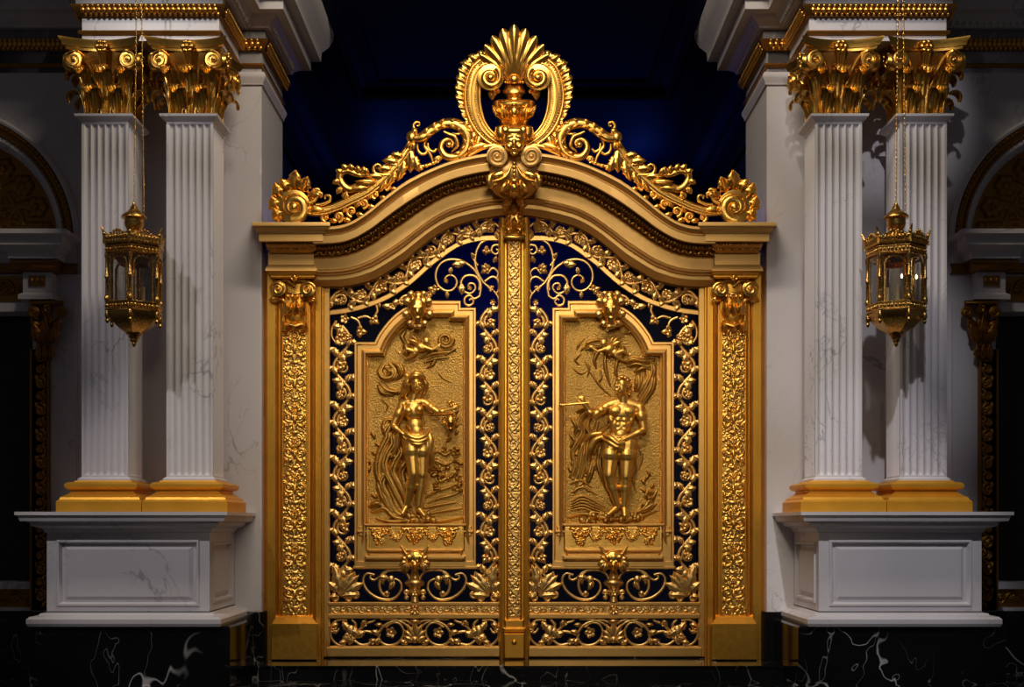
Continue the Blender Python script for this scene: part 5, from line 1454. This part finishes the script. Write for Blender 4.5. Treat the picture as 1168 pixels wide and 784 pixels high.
def cloud(R, x, y, k, seed):
    rr = random.Random(seed)
    for i in range(k): R.blob(x+rr.uniform(-9, 9), y+rr.uniform(-5, 5), rr.uniform(3, 6), rr.uniform(2.5, 4.5), rr.uniform(2, 4.5), rr.uniform(0, 3))
def draw_left(R):
    # cherubs and cloud at the top
    cloud(R, 470, 398, 9, 1)
    R.stroke([(462, 378), (458, 384), (462, 391)], [2, 2.5, 2], 1.2); R.stroke(spiral(508, 388, 9, 3, 0, 1.6), [2.2, 2], 1.2); R.stroke(crom([(455, 376), (462, 372), (470, 374)], 5), [1.2, 2, 1], 1.4)
    folds(R, [[(480, 409), (492, 404), (506, 402), (519, 400)], [(484, 414), (497, 409), (512, 408)], [(486, 400), (494, 398), (502, 401)], [(498, 408), (493, 416), (487, 420)]], 1.8)
    R.stroke([(519, 398), (508, 404)], [1.3, 1.3], 1.2)
    # wind cloud on the left
    folds(R, [[(436, 416), (432, 424), (437, 431), (446, 430), (449, 422), (444, 415)], [(433, 436), (440, 444), (450, 447), (458, 444)], [(448, 414), (455, 418), (456, 426), (450, 433)], [(431, 440), (436, 448), (446, 450)], [(440, 420), (445, 424), (440, 428)]], 2.4, 1.3)
    # cloak falling on the left
    folds(R, [[(449, 480), (441, 479), (437, 487), (441, 497), (436, 508), (431, 520), (429, 535), (432, 548), (438, 560), (444, 574), (452, 585), (463, 589)],
              [(452, 488), (446, 496), (447, 506), (441, 516), (437, 528), (439, 540), (445, 552), (452, 566), (460, 580), (472, 588)],
              [(457, 494), (452, 506), (455, 516), (449, 527), (446, 538), (452, 550), (458, 562), (465, 578)],
              [(462, 500), (460, 514), (462, 526), (456, 538), (459, 552), (464, 566)],
              [(444, 484), (439, 492), (443, 500)], [(434, 530), (437, 542), (434, 552), (441, 566), (447, 578)], [(443, 520), (450, 521), (455, 528)], [(430, 545), (433, 560), (440, 575), (452, 590)]], 3.0, 1.35)
    # trees, rocks and a town on the right
    rr = random.Random(4)
    for i in range(60):
        x, y = rr.uniform(490, 526), rr.uniform(506, 562)
        if x > 494+(y < 520)*10: R.blob(x, y, rr.uniform(1.5, 4), rr.uniform(1.2, 2.6), rr.uniform(1.2, 3.6), rr.uniform(-.3, .3))
    folds(R, [[(508, 505), (507, 512), (510, 520)], [(510, 504), (513, 500), (511, 496)], [(492, 520), (500, 515), (508, 519), (517, 514), (525, 518)], [(488, 532), (497, 526), (508, 530), (519, 525)], [(486, 568), (498, 560), (512, 556), (526, 548)], [(488, 574), (502, 568), (515, 565), (527, 560)], [(484, 580), (500, 576), (520, 573)], [(488, 586), (505, 583), (526, 580)], [(494, 552), (505, 548), (520, 540)]], 1.7, 1.2)
    for k in range(6): R.blob(496+k*5, 542+(k % 2)*4, 2.2, 3, 2.4)
    # ground
    folds(R, [[(422, 578), (430, 574), (440, 582)], [(424, 584), (438, 580), (450, 590), (470, 593), (500, 594), (527, 590)], [(430, 592), (450, 595), (480, 592), (510, 591)]], 2.6, 1.2)
    cloud(R, 468, 591, 8, 2); cloud(R, 486, 590, 8, 5)
    for k in range(9):
        t = k/8; R.leaf(428+8*math.sin(k*1.3), 500+t*78, 120+40*math.sin(k), 9, 2.2, 1.0)
    for k in range(7): R.leaf(520-4*(k % 2), 496-k*4, 70+40*(k % 2), 6, 1.6, 1)
    # thin sprigs under the cherubs
    folds(R, [[(500, 424), (506, 432), (516, 436)], [(436, 456), (442, 462), (440, 470)]], 1.0, 1)
def draw_right(R):
    for k in range(10):
        t = k/9; R.leaf(656+6*math.sin(k*1.7), 486+t*70, 60+50*math.sin(k*1.1), 10, 2.2, 1.0)
    for k in range(8): R.leaf(738+4*math.sin(k*2.0), 578-k*5, 60+60*(k % 2), 8, 1.9, 1)
    # flying figure with trumpet
    cloud(R, 704, 402, 8, 3)
    folds(R, [[(667, 396), (672, 390), (681, 388), (690, 390)], [(668, 399), (678, 396), (688, 397)], [(692, 398), (690, 412), (692, 426), (696, 440)], [(700, 398), (704, 410), (702, 424), (706, 432)], [(684, 398), (678, 410), (680, 420)], [(712, 380), (720, 378), (716, 372)], [(706, 376), (710, 370), (716, 372)]], 2.0, 1.3)
    folds(R, [[(658, 398), (661, 392), (666, 386)], [(663, 400), (668, 393)], [(662, 404), (656, 410), (660, 416)], [(667, 412), (672, 420), (670, 430)], [(673, 424), (680, 434), (688, 444), (697, 452)], [(682, 436), (686, 430), (684, 422)], [(654, 420), (662, 426), (668, 424)]], 1.2, 1.2)
    # wing and flying cloak on the right
    folds(R, [[(712, 414), (722, 410), (734, 412), (745, 410)], [(716, 418), (726, 415), (738, 418), (746, 414)], [(724, 424), (733, 420), (742, 421)], [(742, 412), (744, 422), (740, 434), (734, 446), (728, 458)], [(738, 420), (738, 432), (733, 442), (727, 452)], [(732, 424), (731, 436), (727, 446)], [(745, 424), (743, 440), (737, 452), (731, 462)], [(726, 428), (726, 438), (724, 446)]], 2.3, 1.35)
    # tree and cloak on the left
    folds(R, [[(676, 466), (668, 470), (660, 480), (664, 492), (658, 504), (652, 516), (654, 530), (650, 544)], [(672, 474), (668, 486), (672, 496), (664, 508), (660, 522), (658, 536), (654, 548)], [(680, 482), (676, 494), (668, 504), (666, 518), (664, 532), (660, 548), (654, 562)],
              [(692, 486), (684, 492), (676, 500), (672, 510), (670, 524), (668, 540)], [(696, 494), (688, 500), (680, 506), (676, 518)], [(690, 504), (684, 512), (682, 524), (676, 536)], [(652, 478), (657, 486), (654, 496)], [(650, 496), (655, 502), (651, 510)], [(684, 516), (682, 530), (686, 544), (690, 556)], [(676, 524), (672, 540), (668, 552)], [(658, 470), (664, 466), (672, 468)]], 2.2, 1.35)
    for k in range(12): R.stroke([(652+(k % 3)*6, 500+k*5), (660+(k % 3)*6, 505+k*5)], [.8, 1.3], 1.2)
    # hills, wing-like plants and rocks at the foot
    folds(R, [[(650, 552), (662, 548), (674, 556)], [(652, 562), (664, 556), (680, 564)]]+[[(652, 572+k*2.6), (664, 566+k*3.4), (678, 572+k*3), (694, 582+k*1.2)] for k in range(5)], 1.5, 1.2)
    folds(R, [[(648, 590), (664, 586), (684, 590), (704, 592), (726, 590), (748, 582)], [(720, 586), (732, 582), (740, 572), (747, 560)], [(732, 578), (738, 572)], [(738, 570), (744, 566)], [(742, 564), (741, 558)], [(728, 584), (738, 580), (746, 574)]], 2.2, 1.25)
    cloud(R, 672, 591, 9, 6); cloud(R, 692, 591, 9, 7); cloud(R, 716, 591, 9, 8); cloud(R, 732, 588, 6, 12)
    folds(R, [[(722, 520), (726, 534), (722, 548), (726, 562)], [(728, 508), (732, 522), (729, 536)]], 1.1, 1)
BED_L, BED_R = bed(-1, draw_left), bed(1, draw_right)

def hand(m, c, ang, k=1.0, d=0, curl=.5, thumb=1, n=(0, 0)):
    """palm and five separate, bent fingers; ang = direction of the fingers in the picture"""
    a = math.radians(ang); ux, uy = math.cos(a), -math.sin(a); vx, vy = -uy, ux
    m.capsule((c[0], c[1], d), (c[0]+ux*4*k, c[1]+uy*4*k, d+.3), 2.0*k, 2.3*k)
    for i, (o, L) in enumerate(((-2.0, 5.0), (-.7, 5.8), (.65, 5.5), (1.9, 4.4))):
        b = (c[0]+ux*4.6*k+vx*o*k, c[1]+uy*4.6*k+vy*o*k, d+.4)
        mid = (b[0]+ux*L*.5*k+vx*o*.12, b[1]+uy*L*.5*k+vy*o*.12, d+.6-curl*.6)
        tip = (mid[0]+ux*L*.42*k, mid[1]+uy*L*.42*k, d+.4-curl*2.4)
        m.capsule(b, mid, .95*k, .85*k, 8); m.capsule(mid, tip, .85*k, .62*k, 8)
    t0 = (c[0]+ux*.8*k+vx*thumb*1.7*k, c[1]+uy*.8*k+vy*thumb*1.7*k, d+.5)
    t1 = (t0[0]+(ux*.6+vx*thumb*.8)*2.6*k, t0[1]+(uy*.6+vy*thumb*.8)*2.6*k, d+1.2)
    t2 = (t1[0]+(ux*.9+vx*thumb*.25)*2.2*k, t1[1]+(uy*.9+vy*thumb*.25)*2.2*k, d+1.0)
    m.capsule(t0, t1, 1.1*k, .95*k, 8); m.capsule(t1, t2, .95*k, .7*k, 8)
def head(m, x, y, d, turn=0.0, tilt=0.0, male=False):
    """turn: px the face moves sideways; about 21 px tall"""
    ct, st = math.cos(math.radians(tilt)), math.sin(math.radians(tilt))
    def q(dx, dy, dd): return (x+dx*ct-dy*st, y+dx*st+dy*ct, d+dd)
    m.ell(q(-turn*.3, -3, 0), (6.1, 7.4, 7.6), 14, 10, tilt)
    m.ell(q(turn*.2, 2.4, 2.2), (4.9, 7.2, 5.4), 14, 10, tilt)
    m.ell(q(turn*.35, 8.0, 3.2), (2.6, 1.9, 2.6), 10, 8, tilt)
    for g in (-1, 1):
        m.ell(q(turn+g*2.7, -1.9, 6.3), (2.3, .75, 1.0), 10, 6, tilt+g*6)
        m.ell(q(turn+g*2.6, .2, 5.9), (1.45, .85, .9), 10, 6, tilt)
        m.ell(q(turn*.8+g*3.1, 3.4, 5.0), (1.9, 1.9, 1.5), 10, 8, tilt)
        m.ell(q(-turn*.35+g*5.9, 1.2, 0.2), (1.1, 2.3, 1.7), 8, 6, tilt)
    m.capsule(q(turn*1.05, -1.3, 6.9), q(turn*1.25, 2.3, 8.7), .75, 1.0, 8)
    m.ell(q(turn*1.2, 2.8, 8.0), (1.5, .8, 1.1), 8, 6, tilt)
    m.ell(q(turn*1.05, 5.0, 7.0), (1.9, .55, 1.0), 8, 6, tilt); m.ell(q(turn*1.05, 6.1, 6.7), (1.6, .6, 1.0), 8, 6, tilt)
def limb(m, a, b, ra, rb, bulge=None):
    m.capsule(a, b, ra, rb)
    if bulge:
        t, r, off = bulge
        c = tuple(a[i]+(b[i]-a[i])*t for i in range(3)); L = math.dist(a[:2], b[:2])
        ang = math.degrees(math.atan2(b[1]-a[1], b[0]-a[0]))
        m.ell((c[0], c[1], c[2]+off), (L*.30, r, r), 12, 10, ang)
def TFX(cx, kx, kd):
    return lambda x, y, d: P(cx+(x-cx)*kx, y, LY-d*kd*.01)
TF = TFX(473, 1.13, 1.2)
# ---- the woman on the left leaf
m = MB(TF)
m.ell((474, 499, 6), (11.8, 10, 8.5), 16, 12, -6); m.ell((473, 485.5, 6), (8.8, 9.5, 7.2), 16, 12); m.ell((471.5, 468.5, 6), (10.8, 12.5, 8), 16, 12, 6)
m.ell((474.5, 492, 10), (6.5, 6.5, 4.5), 12, 9)
for x, y in ((466.5, 468.5), (477.5, 467)): m.ell((x, y, 12.2), (4.5, 4.4, 3.9), 12, 10)
m.capsule((470.5, 458, 6), (473, 448, 7.5), 4.4, 3.6); m.capsule((460.5, 461.5, 5.5), (471, 456.5, 6), 4.2, 3.6); m.capsule((483, 459, 5.5), (471, 456.5, 6), 4.2, 3.6)
m.capsule((465, 460.5, 10.5), (471, 459.5, 11), 1.2, 1.0); m.capsule((479, 459, 10.5), (472.5, 459.5, 11), 1.2, 1.0)
head(m, 474.5, 438.5, 9, 1.6, 8)
# legs
limb(m, (480.3, 503, 6), (480.6, 541, 8.5), 9.8, 6.0, (.3, 9.2, 1)); m.ell((480.6, 542, 9.4), (4.6, 5.2, 5), 12, 9)
limb(m, (480.4, 543, 8), (476.5, 578, 6), 5.6, 3.3, (.32, 5.9, -1)); m.capsule((476.5, 580, 5), (482.5, 588, 11), 3.0, 2.1)
limb(m, (468.8, 503, 7.5), (471.8, 540, 13), 9.6, 5.9, (.3, 9.0, 1)); m.ell((472, 541, 14), (4.5, 5.2, 4.6), 12, 9)
limb(m, (471.5, 543, 12.5), (465.5, 575, 6), 5.5, 3.2, (.32, 5.8, -1)); m.capsule((465.5, 576, 5), (460.5, 586, 10), 2.9, 2.0)
for bx, by, sx in ((482.5, 588.5, 1), (460.2, 586.5, -1)):
    for k in range(5): m.ell((bx+(k-2)*1.15, by+1.4-abs(k-2)*.3, 11-.2*k), (.75, 1.1, .9), 7, 6)
# arms
limb(m, (460, 462.5, 6), (450.8, 485, 7), 4.5, 3.1, (.4, 4.3, .5)); limb(m, (450.8, 485.5, 7), (460.5, 494.5, 13.5), 3.2, 2.2, (.3, 3.3, .3)); hand(m, (461.5, 495.2, 13), -25, .95, 14, .4, 1)
limb(m, (484, 460, 6), (497, 470.5, 11), 4.3, 3.0, (.4, 4.1, .5)); limb(m, (497, 470.5, 11), (508, 467.2, 14), 3.1, 2.1, (.3, 3.2, .3)); hand(m, (509.5, 466.8, 14), 18, .95, 14.5, .9, 1)
fig = m.blend('relief_figure', GOLD_SKIN, BED_L, .0062, 7, 'standing woman, draped at the hips, arm stretched to the right')
m = MB(TF)
for k, pts in enumerate(([(468, 430, 12), (474, 426, 14), (481, 429, 12), (483.5, 436, 9)], [(467, 433, 12), (474, 428.5, 16), (481.5, 432, 12)], [(468, 431, 12), (465, 437, 11), (466, 444, 8), (463, 450, 6), (465, 457, 4)], [(470, 429, 10), (464, 434, 8), (461.5, 442, 5), (460, 450, 3), (457, 456, 2)], [(481, 431, 10), (484.5, 438, 8), (483.5, 446, 5), (480.5, 451, 3)], [(472, 427, 10), (478, 425.5, 9), (482, 428, 6)])):
    m.rod(crom(pts, 6), [1.6, 2.8, 2.6, 1.0], 8)
m.ell((474, 429.5, 5), (7, 5.6, 7), 12, 9); m.ell((465, 428.5, 4), (3.4, 3.4, 3.4), 10, 8)
m.build('hair', GOLD_SKIN, BED_L, 70)
m = MB(TF)
for pts, r in (([(461, 490, 9), (466, 496, 16), (474, 500, 18), (482, 498, 16), (487, 492, 9)], [2, 3, 2.8, 3, 2]), ([(462, 494, 9), (468, 501, 16.5), (476, 504, 18), (484, 501, 15), (488, 495, 8)], [1.5, 2.6, 2.6, 2.6, 1.5]), ([(463, 498, 10), (470, 505, 17), (478, 507, 18), (485, 503, 14)], [1.5, 2.2, 2.2, 1.5]),
               ([(486, 492, 8), (489, 502, 10), (488, 514, 9), (491, 526, 6), (488, 538, 3)], [2.4, 3.6, 3.2, 2.6, 1]), ([(485, 498, 12), (486, 510, 12), (485, 522, 9), (487, 534, 5)], [1.6, 2.6, 2.2, 1]), ([(462, 492, 9), (456, 498, 7), (455, 510, 5), (450, 522, 3)], [2.5, 3.2, 2.8, 1.5]),
               ([(459, 459, 7), (463, 466, 13), (460, 476, 10), (456, 486, 6)], [1, 1.7, 1.5, .8])):
    m.rod(crom(pts, 6), r, 9)
m.build('drapery', GOLD_SKIN, BED_L, 70)
m = MB(TF)
m.lathe(509, 13, [(2.5, 471), (3.4, 472), (2.4, 474), (4.8, 477), (6, 481), (5, 485), (2.6, 487.5), (3.4, 489)], 18); m.rod(crom([(504, 476, 13), (501, 479, 13), (503.5, 483, 13)], 5), 1.0, 6); m.rod([(487, 474.5, 12), (500, 474, 14), (513, 473.5, 14)], [.9, 1.0, .9], 6)
for k in range(6): m.ell((511+3.2*math.cos(k), 461+2.8*math.sin(k*1.3), 13), (2.3, 2.2, 2.2), 8, 6)
m.build('held_vessel', GOLD, BED_L, 60)
# ---- the man on the right leaf
TF = TFX(708, 1.2, 1.2)
m = MB(TF)
m.ell((707, 500.5, 6), (11.5, 9.5, 8), 16, 12, 4); m.ell((708, 486.5, 6), (10.4, 10.5, 7.6), 16, 12); m.ell((709.8, 470.5, 6), (13.6, 12.5, 8.6), 16, 12, 3)
for g, x, y in ((-1, 703.5, 468.5), (1, 715.8, 469)): m.ell((x, y, 12.2), (6.6, 5, 3.1), 12, 10, g*12)
for k in range(3):
    for g in (-1, 1): m.ell((708.6+g*3.0, 479+k*5.4, 12.6-.3*k), (2.9, 2.5, 1.7), 10, 8)
m.ell((708, 495.5, 11), (6, 5, 3.4), 12, 9)
for g in (-1, 1): m.ell((708.6+g*9.6, 479, 8), (3, 6, 4), 10, 8, g*14)
m.capsule((710.5, 459, 6), (710, 449, 8), 5.2, 4.5); m.capsule((696, 462.5, 5.5), (710, 456.5, 6), 5, 4); m.capsule((725, 463.5, 5.5), (711, 456.5, 6), 5, 4)
head(m, 709, 441, 10, -2.6, -6, True)
limb(m, (699.5, 506, 6), (697, 541, 10.5), 9.6, 6.1, (.35, 9.2, 1)); m.ell((696.8, 542.5, 11.6), (4.7, 5.4, 4.8), 12, 9)
limb(m, (697.2, 544, 10), (705, 577, 6), 5.7, 3.4, (.32, 6.1, -1)); m.capsule((704.5, 579, 5.5), (696.5, 587, 11), 3.1, 2.2)
limb(m, (715, 506, 6), (713.2, 542, 9), 9.8, 6.1, (.35, 9.3, 1)); m.ell((713, 543.5, 10.2), (4.8, 5.4, 4.8), 12, 9)
limb(m, (713, 545, 8.5), (711.5, 577, 6), 5.7, 3.4, (.32, 6.2, -1)); m.capsule((711.5, 579, 5.5), (712, 588.5, 12), 3.2, 2.3)
for bx, by in ((695.6, 588), (712, 590)):
    for k in range(5): m.ell((bx+(k-2)*1.15, by+1.0-abs(k-2)*.3, 11.6), (.75, 1.1, .9), 7, 6)
limb(m, (695, 463.5, 6), (681.5, 474.5, 10), 5.2, 3.7, (.4, 5.4, .7)); limb(m, (681.5, 474.5, 10), (673.5, 461, 14), 3.8, 2.5, (.3, 3.9, .4)); hand(m, (672.8, 459.6, 14), 110, 1.0, 14.5, 1.0, -1)
limb(m, (726.3, 464.5, 6), (730, 490, 7), 5.1, 3.6, (.4, 5.2, .7)); limb(m, (730, 490.5, 7), (711, 501.5, 15), 3.7, 2.5, (.3, 3.9, .4)); hand(m, (709.5, 502, 15.5), 190, 1.0, 16, .5, 1)
m.blend('relief_figure', GOLD_SKIN, BED_R, .0062, 7, 'standing man, one arm raised, the other across his hips')
m = MB(TF)
rr = random.Random(2)
for k in range(46):
    a = rr.uniform(-.25, PI+.25); b = rr.uniform(-.2, 1.2)
    x, y, d = 710+6.9*math.cos(a)*math.cos(b*.7), 438.5-8.4*math.sin(a), 9+7.4*math.sin(b)*(.6+.4*math.sin(a))
    if y > 434.5 and d > 13.5: continue
    m.ell((x, y, d), (2.1, 1.9, 2.0), 7, 6)
for k in range(8): m.ell((715.5+rr.uniform(-1.5, 1.5), 438+k*1.7, 7-k*.4), (2.3, 2, 2.2), 7, 6)
m.build('hair', GOLD_SKIN, BED_R, 70)
m = MB(TF)
for pts, r in (([(692, 496, 10), (699, 500, 17), (706, 506, 18.5), (712, 505, 17)], [2, 2.8, 3, 2]), ([(690, 500, 9), (698, 505, 16), (705, 510, 18), (710, 508, 16.5)], [1.6, 2.6, 2.6, 1.6]), ([(703, 505, 17), (706, 511, 17), (704, 518, 15)], [2, 2.8, 1]), ([(707, 506, 17), (709, 512, 16), (708, 517, 14)], [1.6, 2.2, .9]), ([(692, 498, 9), (684, 502, 7), (679, 512, 5), (676, 524, 2)], [2.4, 3.2, 3, 1.2]), ([(690, 494, 8), (681, 496, 6), (673, 504, 3)], [1.6, 2.6, 1.2])):
    m.rod(crom(pts, 6), r, 9)
m.build('drapery', GOLD_SKIN, BED_R, 70)
m = MB(TF); m.rod([(650, 462.5, 13), (664, 461, 15.6), (678, 459.6, 16)], [1.3, 1.4, 1.2], 8); m.ell((651, 462.4, 13), (2, 2.2, 2), 8, 6); m.build('held_rod', GOLD, BED_R, 60)

# ---- small flying cherubs above the figures
TF = TL(LY)
def cherub(bedo, x, y, g, label):
    m = MB(TF); X = lambda a: x+g*a
    m.ell((X(0), y, 6), (5, 5.2, 5), 12, 10); m.ell((X(1.2), y+1, 9.8), (1.2, 1.3, 1.2), 8, 6)
    for a in (-1.6, 3): m.ell((X(a), y+1.6, 8.6), (1.7, 1.6, 1.4), 8, 6)
    m.ell((X(-6), y+7, 4), (6.5, 5, 5), 12, 10, g*35); m.ell((X(-12), y+11, 3), (5.5, 4.6, 4.4), 12, 10, g*20)
    m.capsule((X(-2), y+5, 5), (X(-1), y+4, 5), 3, 3)
    m.capsule((X(-2), y+7, 6), (X(7), y+10, 8), 2.4, 1.7); m.capsule((X(7), y+10, 8), (X(13), y+6, 8.5), 1.8, 1.3); hand(m, (X(13), y+6, 8), 30 if g > 0 else 150, .55, 8.5, .6, 1)
    m.capsule((X(-14), y+12, 4), (X(-22), y+9, 4), 3.2, 2.2); m.capsule((X(-22), y+9, 4), (X(-28), y+14, 3), 2.2, 1.4); m.capsule((X(-28), y+14, 3), (X(-31), y+13, 3.5), 1.3, 1)
    m.capsule((X(-13), y+14, 4), (X(-19), y+19, 3), 3.0, 2.0); m.capsule((X(-19), y+19, 3), (X(-25), y+21, 2), 2, 1.3)
    o = m.blend('cherub', GOLD_SKIN, bedo, .0062, 2, label)
    m = MB(TF)
    for a, l in ((150, 15), (128, 16), (105, 14)): m.leaf(X(-7), y+4, a if g > 0 else 180-a, l, 3.4, 14*g, 3, 2.2, 3)
    m.build('wing', GOLD_SKIN, o, 60)
cherub(BED_L, 486, 389, 1, 'small flying cherub above the woman')
cherub(BED_R, 689, 391, -1, 'small flying cherub above the man')
